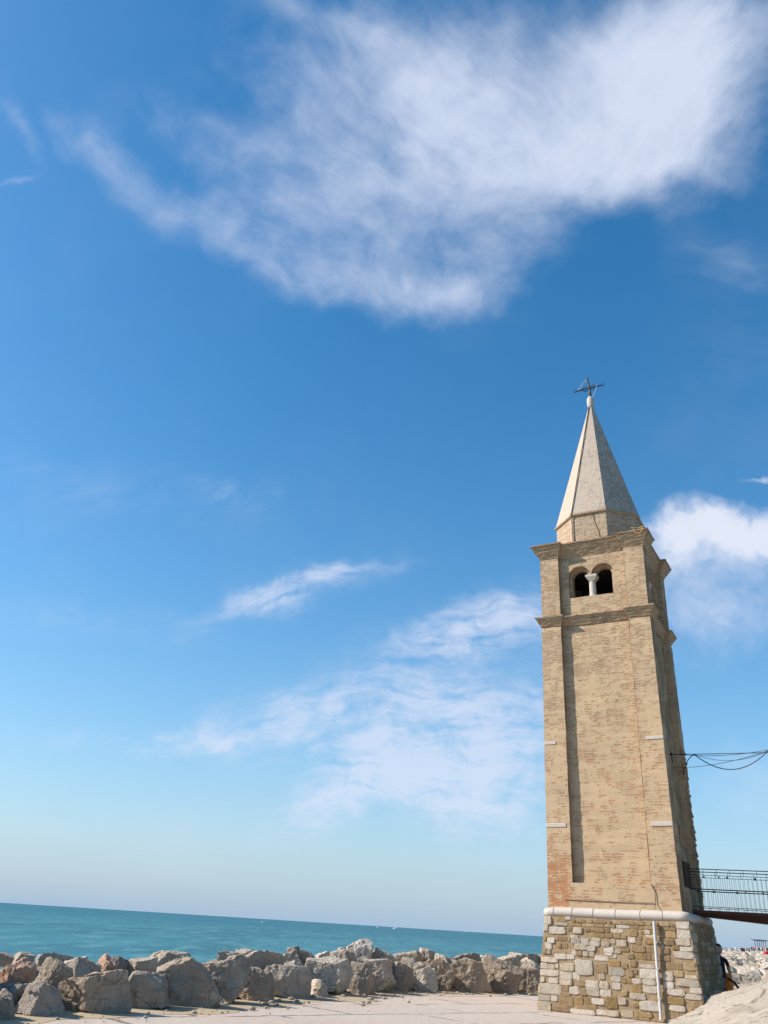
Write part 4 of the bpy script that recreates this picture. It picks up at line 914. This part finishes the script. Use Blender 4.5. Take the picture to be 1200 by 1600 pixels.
for sy in (-1, 1):
    y = sy * (HWB - 0.02); mb = MB()
    for z, r in ((TOPZ, 0.012), (SUBZ, 0.007), (MIDZ, 0.014), (LOWZ, 0.008)): mb.tube([(0.0, y, z), (Lb / 2, y, z), (Lb, y, z)], r, 6)
    rail = mb.build('railing', MT['iron'], bridge); mb = MB(); k = 0; x = 0.05
    while x < Lb:
        mb.tube([(x, y, LOWZ), (x, y, SUBZ)], 0.0036, 5)
        if k % 3 == 0: mb.tube([(x + 0.03, y, SUBZ), (x + 0.03, y, TOPZ)], 0.0055, 5)
        if k % 2 == 0: mb.tube([(x + 0.02, y, 0.05), (x + 0.02, y, LOWZ)], 0.006, 5)
        x += 0.105; k += 1
    mb.build('bars', MT['iron'], rail)
# padlocks left on the rails
lock = empty('padlock'); mb = MB(); mb.box(-0.028, -0.012, -0.085, 0.028, 0.012, -0.03); mb.build('body', MT['iron'], lock)
mb = MB(); mb.tube([(0.018 * math.cos(R_(a)), 0, -0.035 + 0.04 * max(0, math.sin(R_(a))) ) for a in range(0, 181, 20)], 0.005, 5); mb.build('shackle', MT['zinc'], lock)
rl = random.Random(4); first = True
spots = [(0.75, SUBZ), (0.95, SUBZ), (1.35, MIDZ), (1.6, SUBZ), (1.95, MIDZ), (2.05, SUBZ), (2.35, SUBZ), (2.5, MIDZ), (0.6, MIDZ), (1.15, MIDZ), (1.75, MIDZ), (2.7, SUBZ), (2.9, MIDZ), (0.4, SUBZ), (2.2, MIDZ), (2.62, LOWZ)]
for i, (x, z) in enumerate(spots):
    o = lock if first else copy_tree(lock); first = False
    p = Vector((TB.x, TB.y, 2.36)) + BD * x + BN * (-(HWB - 0.02)); s = rl.uniform(0.5, 1.0)
    o.location = (p.x, p.y, 2.36 + z); o.rotation_euler = (0, 0, ba + rl.uniform(-.4, .4)); o.scale = (s, s, s)
    tag(o, 'small dark padlock hanging from the near railing of the footbridge', 'padlock', 'padlocks on the footbridge railing')

# ------------------------------------------------------------------ cables from the tower to the right
A = TL(HW(6.2) - REC, -0.25, 6.2)
Bp = at_bearing(25.19, 23.2, EYE + 23.2 * math.tan(R_(10.812))); away = (Bp - A); END = A + away * 3.0
def cable(a, b, sag, r, label, n=24, extra=None):
    a, b = Vector(a), Vector(b); pts = []
    for i in range(n + 1):
        t = i / n; p = a.lerp(b, t); p.z -= sag * 4 * t * (1 - t); pts.append(p)
    if extra: pts = extra + pts
    mb = MB(); mb.tube(pts, r, 6); return tag(mb.build('cable', MT['wire'], smooth=True), label, 'cable', 'cables strung from the tower')
cable(A, END, 0.05, 0.010, 'taut black cable running straight from the tower wall to the right')
cable(A + Vector((0, 0, 0.03)), Bp + Vector((0, 0, 0.02)), 0.10, 0.007, 'thin cable lying just under the taut one')
a1 = A.lerp(Bp, 0.28) + Vector((0, 0, -0.02))
e0 = TL(HW(6.0) - 0.02, 0.95, 5.86)
cable(a1, Bp, 0.42, 0.012, 'thick black cable hanging in the deepest loop beside the tower', extra=[e0, e0.lerp(a1, 0.45) + Vector((0, 0, 0.14)), e0.lerp(a1, 0.8) + Vector((0, 0, 0.07))])
cable(a1, Bp, 0.20, 0.006, 'thin slack cable curving midway between the taut cable and the deep loop')
cable(TL(HW(6.0) - REC, 0.2, 5.92), Bp, 0.10, 0.006, 'thin slack cable starting lowest on the tower wall', extra=None)
mb = MB(); p = TL(HW(6.2) - REC - 0.02, -0.25, 6.2); q = TL(HW(6.2) - REC + 0.10, -0.25, 6.2)
mb.tube([p, q], 0.022, 6); mb.tube([q + Vector((0, 0, 0.05)), q - Vector((0, 0, 0.22))], 0.014, 6)
tag(mb.build('cable_hook', MT['iron']), 'small iron hook holding the cables on the right wall of the tower', 'hook')

# ------------------------------------------------------------------ people
def skin_body(name, joints, edges, mats, face_mat, sub=2):
    """one continuous body: joints {key: (x,y,z,r)} grown with a Skin modifier; face_mat(center) picks a material slot"""
    keys = list(joints); me = bpy.data.meshes.new(name)
    me.from_pydata([joints[k][:3] for k in keys], [(keys.index(a), keys.index(b)) for a, b in edges], [])
    o = bpy.data.objects.new(name, me); COL.objects.link(o)
    sk = o.modifiers.new('skin', 'SKIN'); sk.use_smooth_shade = True
    for i, k in enumerate(keys):
        d_ = me.skin_vertices[0].data[i]; d_.radius = (joints[k][3], joints[k][3] if len(joints[k]) < 5 else joints[k][4]); d_.use_root = (k == 'pelvis')
    ss = o.modifiers.new('sub', 'SUBSURF'); ss.levels = sub; ss.render_levels = sub
    dg = bpy.context.evaluated_depsgraph_get(); dg.update(); new = bpy.data.meshes.new_from_object(o.evaluated_get(dg))
    new.name = name
    bpy.data.objects.remove(o); new.materials.clear()
    for m in mats: new.materials.append(m)
    for p in new.polygons: p.material_index = face_mat(p.center); p.use_smooth = True
    return new
def head_mesh(mat, r=0.105):
    bm = bmesh.new(); bmesh.ops.create_uvsphere(bm, u_segments=20, v_segments=16, radius=r)
    for v in bm.verts:
        x, y, z = v.co
        v.co.z = z * 1.22; v.co.y = y * 1.05
        if z < 0: v.co.x *= 1 + 0.25 * z / r; v.co.y *= 1 + 0.12 * z / r
        if y < 0 and abs(x) < r * 0.22 and -0.35 * r < z < 0.15 * r: v.co.y -= 0.020 * (1 - abs(x) / (r * 0.22))   # nose (face looks to -y)
        if y < 0 and abs(abs(x) - 0.4 * r) < 0.2 * r and abs(z - 0.12 * r) < 0.15 * r: v.co.y += 0.006               # eye sockets
        if abs(abs(x) - r) < 0.12 * r and abs(z) < 0.3 * r and abs(y) < 0.3 * r: v.co.x *= 1.10                      # ears
    me = bpy.data.meshes.new('head'); bm.to_mesh(me); bm.free(); me.materials.append(mat)
    me.polygons.foreach_set('use_smooth', [True] * len(me.polygons)); return me
def hair_mesh(mat, r=0.115):
    bm = bmesh.new(); bmesh.ops.create_uvsphere(bm, u_segments=20, v_segments=14, radius=r)
    bmesh.ops.delete(bm, geom=[v for v in bm.verts if (v.co.y < -0.25 * r and v.co.z < 0.45 * r) or v.co.z < -0.9 * r], context='VERTS')
    for v in bm.verts: v.co.z = v.co.z * 1.2 + 0.012; v.co.y = v.co.y * 1.06 + 0.012
    me = bpy.data.meshes.new('hair'); bm.to_mesh(me); bm.free(); me.materials.append(mat)
    me.polygons.foreach_set('use_smooth', [True] * len(me.polygons)); return me
# figure standing against the far side of the tower, right arm hanging with an orange towel in the hand (local: faces -y)
J = {'pelvis': (0, 0, 0.90, .135, .105), 'waist': (0, 0, 1.06, .125, .095), 'chest': (0, 0, 1.28, .15, .11), 'neck0': (0, 0.01, 1.42, .075), 'neck': (0, 0.0, 1.50, .05), 'skull': (0, -.01, 1.56, .055)}
E_ = [('pelvis', 'waist'), ('waist', 'chest'), ('chest', 'neck0'), ('neck0', 'neck'), ('neck', 'skull')]
for s, n_ in ((-1, 'l'), (1, 'r')):
    J.update({n_ + 'sh': (s * .17, 0, 1.38, .06), n_ + 'el': (s * .225, .03, 1.10, .042), n_ + 'wr': (s * .25, -.05, .86, .028), n_ + 'pa': (s * .252, -.065, .79, .032, .016),
              n_ + 'hip': (s * .09, 0, .84, .09), n_ + 'kn': (s * .10, -.02, .48, .058), n_ + 'an': (s * .10, .02, .08, .038), n_ + 'toe': (s * .115, -.16, .035, .033)})
    E_ += [('neck0', n_ + 'sh'), (n_ + 'sh', n_ + 'el'), (n_ + 'el', n_ + 'wr'), (n_ + 'wr', n_ + 'pa'), ('pelvis', n_ + 'hip'), (n_ + 'hip', n_ + 'kn'), (n_ + 'kn', n_ + 'an'), (n_ + 'an', n_ + 'toe')]
    for q, (dy, ln) in enumerate(((-.024, .070), (-.008, .078), (.008, .074), (.022, .060))):
        a = n_ + 'f%d' % q; J[a + 'a'] = (s * .253, -.065 + dy, .765, .0085); J[a + 'b'] = (s * .250, -.068 + dy * 1.1, .765 - ln * .55, .008); J[a + 'c'] = (s * .236, -.068 + dy * 1.1, .765 - ln, .0065)
        E_ += [(n_ + 'pa', a + 'a'), (a + 'a', a + 'b'), (a + 'b', a + 'c')]
    a = n_ + 'th'; J[a + 'a'] = (s * .247, -.098, .80, .010); J[a + 'b'] = (s * .240, -.115, .765, .008); E_ += [(n_ + 'wr', a + 'a'), (a + 'a', a + 'b')]
def dress(c):
    if c.z > 1.46: return 0
    if abs(c.x) > 0.185 and c.z < 1.24: return 0
    if c.z > 0.98: return 1
    if c.z > 0.58 and abs(c.x) < 0.21: return 2
    return 0
body = skin_body('person', J, E_, [MT['skin'], MT['black_cloth'], MT['coral_cloth']], dress)
PB_ = at_bearing(21.08, 26.35, 0); gz = EYE - 0.02 - 1.66 + 0.0
per = bpy.data.objects.new('person', body); COL.objects.link(per); per.location = (PB_.x, PB_.y, gz); per.rotation_euler = (0, 0, R_(-25))
tag(per, 'person in a black top standing half hidden behind the right corner of the tower', 'person')
h_ = bpy.data.objects.new('head', head_mesh(MT['skin'])); COL.objects.link(h_); h_.parent = per; h_.location = (0, -0.02, 1.62); h_.rotation_euler = (R_(10), 0, R_(25))
ha = bpy.data.objects.new('hair', hair_mesh(MT['hair'])); COL.objects.link(ha); ha.parent = h_
# orange towel hanging from the hand, black strap beside it
mb = MB(); tw = at_bearing(21.42, 26.1, 0); zt = EYE - 26.2 * math.tan(R_(1.28)); rows = []
for i in range(15):
    t = i / 14; z = zt - 0.52 * t; wd = 0.035 + 0.075 * t; rows.append([(tw.x + math.cos(a) * wd * (1 + 0.35 * math.cos(3 * a + 0.6)) + 0.03 * t, tw.y + math.sin(a) * wd * 0.6 * (1 + 0.3 * math.sin(4 * a)), z + 0.02 * math.sin(3 * a) * t) for a in [2 * math.pi * k / 20 for k in range(20)]])
mb.loft(rows); tag(mb.build('towel', MT['orange_cloth'], smooth=True), 'bright orange towel hanging in folds beside the person at the tower corner', 'towel')
mb = MB(); b1 = at_bearing(21.60, 26.0, EYE - 26.0 * math.tan(R_(1.62))); b2 = at_bearing(21.98, 25.4, EYE - 25.4 * math.tan(R_(2.05)))
mb.tube([b1 + Vector((-.12, 0, .06)), b1, b1.lerp(b2, .5) + Vector((0, 0, .03)), b2, b2 + (b2 - b1) * .6], [.012, .028, .03, .028, .022], 8)
tag(mb.build('umbrella', MT['black_cloth'], smooth=True), 'folded black umbrella leaning on the stones right of the orange towel', 'umbrella')

# far people: two poses, a few outfits, shared meshes
def simple(pose):
    if pose == 'stand':
        j = {'pelvis': (0, 0, .92, .15), 'chest': (0, 0, 1.28, .17), 'neck': (0, 0, 1.46, .06), 'head': (0, 0, 1.58, .10), 'top': (0, 0, 1.70, .085)}
        e = [('pelvis', 'chest'), ('chest', 'neck'), ('neck', 'head'), ('head', 'top')]
        for s, n_ in ((-1, 'l'), (1, 'r')):
            j.update({n_ + 's': (s * .19, 0, 1.36, .06), n_ + 'e': (s * .25, .02, 1.1, .045), n_ + 'h': (s * .25, -.06, .86, .035), n_ + 'k': (s * .11, -.02, .5, .07), n_ + 'a': (s * .12, 0, .08, .05), n_ + 't': (s * .13, -.15, .04, .04)})
            e += [('chest', n_ + 's'), (n_ + 's', n_ + 'e'), (n_ + 'e', n_ + 'h'), ('pelvis', n_ + 'k'), (n_ + 'k', n_ + 'a'), (n_ + 'a', n_ + 't')]
    else:
        j = {'pelvis': (0, 0, .16, .16), 'chest': (0, .04, .52, .17), 'neck': (0, .02, .70, .06), 'head': (0, 0, .82, .10), 'top': (0, 0, .93, .085)}
        e = [('pelvis', 'chest'), ('chest', 'neck'), ('neck', 'head'), ('head', 'top')]
        for s, n_ in ((-1, 'l'), (1, 'r')):
            j.update({n_ + 's': (s * .19, .03, .60, .06), n_ + 'e': (s * .25, -.10, .40, .045), n_ + 'h': (s * .14, -.30, .42, .035), n_ + 'k': (s * .14, -.42, .42, .07), n_ + 'a': (s * .13, -.50, .05, .05), n_ + 't': (s * .13, -.64, .03, .04)})
            e += [('chest', n_ + 's'), (n_ + 's', n_ + 'e'), (n_ + 'e', n_ + 'h'), ('pelvis', n_ + 'k'), (n_ + 'k', n_ + 'a'), (n_ + 'a', n_ + 't')]
    return j, e
CL_ = {'dark': ('blue_cloth', 'black_cloth'), 'white': ('white_cloth', 'blue_cloth'), 'red': ('red_cloth', 'red_cloth'), 'pink': ('pink_cloth', 'blue_cloth')}
PM = {}
def person_mesh(pose, out_):
    if (pose, out_) not in PM:
        j, e = simple(pose); zs_ = (1.44, .90, 1.56) if pose == 'stand' else (.68, .28, .80)
        def fm(c): return 3 if c.z > zs_[2] + 0.07 else 0 if c.z > zs_[0] else 1 if c.z > zs_[1] else 2
        PM[(pose, out_)] = skin_body('person', j, e, [MT['skin'], MT[CL_[out_][0]], MT[CL_[out_][1]], MT['hair']], fm, 1)
    return PM[(pose, out_)]
def far_person(b, D, z, pose, out_, label, group, rz=0.0, s=1.0):
    o = bpy.data.objects.new('person', person_mesh(pose, out_)); COL.objects.link(o); o.location = at_bearing(b, D, z); o.rotation_euler = (0, 0, R_(180 - b) + rz); o.scale = (s, s, s)
    tag(o, label, 'person', group); return o
rp_ = random.Random(8)
for b in (21.30, 21.42, 21.55, 21.78, 21.95, 22.05):
    far_person(b, 205, shorez(205) + rp_.uniform(.0, .15), 'sit', 'dark', 'person in dark clothes sitting far off on the skyline of the breakwater', 'people sitting on the far breakwater', rp_.uniform(-2, 2))
for b in (22.30, 22.37, 22.44, 22.50, 22.62, 22.72):
    far_person(b, 232, shorez(232) - 0.12 + rp_.uniform(-.1, .1), 'stand', 'dark', 'person in dark clothes standing in the group left of the far terrace', 'people standing left of the far terrace', rp_.uniform(-2, 2))
far_person(22.02, 214, shorez(214), 'stand', 'white', 'person in white standing alone between the sitting people and the dark standing group', None, .4, .9)
far_person(22.57, 226, shorez(226) - .05, 'stand', 'white', 'person in white standing among the dark group left of the terrace', None, .9)
far_person(23.60, 108, shorez(108) + 0.10, 'sit', 'red', 'person all in red sitting on the boulders below the far terrace', None, .6, 1.25)
far_person(22.99, 236, shorez(236) - .05, 'stand', 'dark', 'person in dark clothes standing in front of the terrace wall', None, 2.2, .9)
tz = 0.92
for k, b in enumerate((22.86, 22.92, 22.98, 23.07, 23.15, 23.22, 23.29, 23.36, 23.43, 23.52, 23.60, 23.68, 23.75)):
    out_ = ('dark', 'white', 'dark', 'pink', 'white', 'dark')[k % 6]
    lab = {'dark': 'person in dark clothes behind the low wall of the far terrace', 'white': 'person in white behind the low wall of the far terrace', 'pink': 'person in a pink top behind the low wall of the far terrace'}[out_]
    far_person(b, 263 + rp_.uniform(0, 9), tz - 0.25, 'stand', out_, lab, 'people on the far terrace', rp_.uniform(-2, 2))
# terrace and its lamps
tr = empty('terrace', at_bearing(22.75, 258, 0), 0); d1 = at_bearing(22.75, 258, 0); d2 = at_bearing(28.5, 262, 0); dv = (d2 - d1); Lt = dv.length; tr.rotation_euler = (0, 0, math.atan2(dv.y, dv.x))
mb = MB(); mb.box(0, 0, -1.0, Lt, 16, 0.66); mb.build('platform', MT['parapet'], tr)
mb = MB(); mb.box(-0.1, -0.15, -1.0, Lt, 0.15, 1.42); mb.box(-0.15, -0.22, 1.42, Lt, 0.22, 1.50); mb.build('low_wall', MT['parapet'], tr)
tag(tr, 'cream walled terrace full of people far off at the right', 'terrace')
lampo = empty('street_lamp'); mb = MB(); mb.tube([(0, 0, 0), (0, 0, 3.1)], 0.075, 8); mb.tube([(-0.75, 0, 3.35), (-0.35, 0, 3.12), (0, 0, 3.05), (0.35, 0, 3.12), (0.75, 0, 3.35)], 0.06, 6); mb.build('post', MT['iron'], lampo)
for s in (-1, 1):
    mb = MB(); mb.lathe([(0.05, 3.42), (0.20, 3.34), (0.24, 3.25), (0.10, 3.22)], s * 0.72, 0, 10); mb.build('lamp_head', MT['iron'], lampo)
for k, b in enumerate((23.08, 23.20, 23.31, 23.42, 23.52, 23.64)):
    o = lampo if k == 0 else copy_tree(lampo); o.location = at_bearing(b, 266 + 1.2 * k, 0.62); o.rotation_euler = (0, 0, R_(-b + 10))
    tag(o, ('leftmost' if k == 0 else 'rightmost') + ' of the dark two armed street lamps on the far terrace' if k in (0, 5) else 'dark two armed street lamp in the middle of the row on the far terrace', 'street lamp', 'street lamps on the far terrace')

# ------------------------------------------------------------------ boats on the horizon
def hull_mb(L, W, H):
    mb = MB(); rings = []
    for i in range(11):
        t = i / 10; x = L * (t - 0.5); w = W / 2 * (1 - max(0, (t - 0.45) / 0.55) ** 2.2) + 0.02; k = H * (1 + 0.35 * max(0, t - 0.5) * 2)
        rings.append([(x, -w, k), (x, -w * 0.75, 0.05), (x, 0, -0.25), (x, w * 0.75, 0.05), (x, w, k)])
    mb.loft(rings); return mb
def motor_boat(b, D, L, rz, label):
    o = empty('motor_boat', at_bearing(b, D, -1.72), rz); hull_mb(L, L * 0.36, L * 0.16).build('hull', MT['white'], o)
    mb = MB(); a = L * 0.16; mb.loft([[(-a, -a * .75, L * .14), (a, -a * .7, L * .14), (a, a * .7, L * .14), (-a, a * .75, L * .14)], [(-a, -a * .65, L * .30), (a * .55, -a * .6, L * .30), (a * .55, a * .6, L * .30), (-a, a * .65, L * .30)]]); mb.build('cabin', MT['white'], o)
    mb = MB(); mb.box(a * .62, -a * .5, L * .19, a * .95, a * .5, L * .26); mb.build('windscreen', MT['wire'], o)
    tag(o, label, 'motor boat'); return o
def sail_boat(b, D, L, rz, label):
    o = empty('sailing_boat', at_bearing(b, D, -1.72), rz); hull_mb(L, L * 0.3, L * 0.12).build('hull', MT['white'], o)
    mb = MB(); mb.tube([(0.05 * L, 0, 0.1), (0.05 * L, 0, L * 1.25)], 0.05, 6); mb.build('mast', MT['zinc'], o)
    mb = MB(); mb.add([(0.04 * L, 0.02, L * .2), (-0.42 * L, 0.06 * L, L * .22), (0.04 * L, 0.02, L * 1.2), (0.04 * L, -0.03, L * .2), (-0.42 * L, 0.06 * L - .05, L * .22), (0.04 * L, -0.03, L * 1.2)], [(0, 1, 2), (5, 4, 3), (0, 3, 4, 1), (1, 4, 5, 2), (2, 5, 3, 0)]); mb.build('sail', MT['white'], o)
    tag(o, label, 'sailing boat'); return o
def brg(x, y): return math.degrees(math.atan2(x, y))
motor_boat(brg(1068.6, 51589), 2100, 5.6, R_(60), 'white motor boat seen end on, right of the white round boulder on the horizon')
motor_boat(brg(256.8, 6430), 1900, 10.0, R_(172), 'long white motor boat speeding just right of the other one on the horizon')
motor_boat(brg(405, 3531), 2300, 6.0, R_(10), 'tiny white motor boat on the horizon nearest to the tower')
sail_boat(brg(-5.5, 10295), 3000, 6.5, R_(30), 'tiny white sailing boat on the horizon above the white round boulder')
motor_boat(brg(-98.5, 975), 960, 4.2, R_(185), 'small white boat nearer on the water, left of the others')
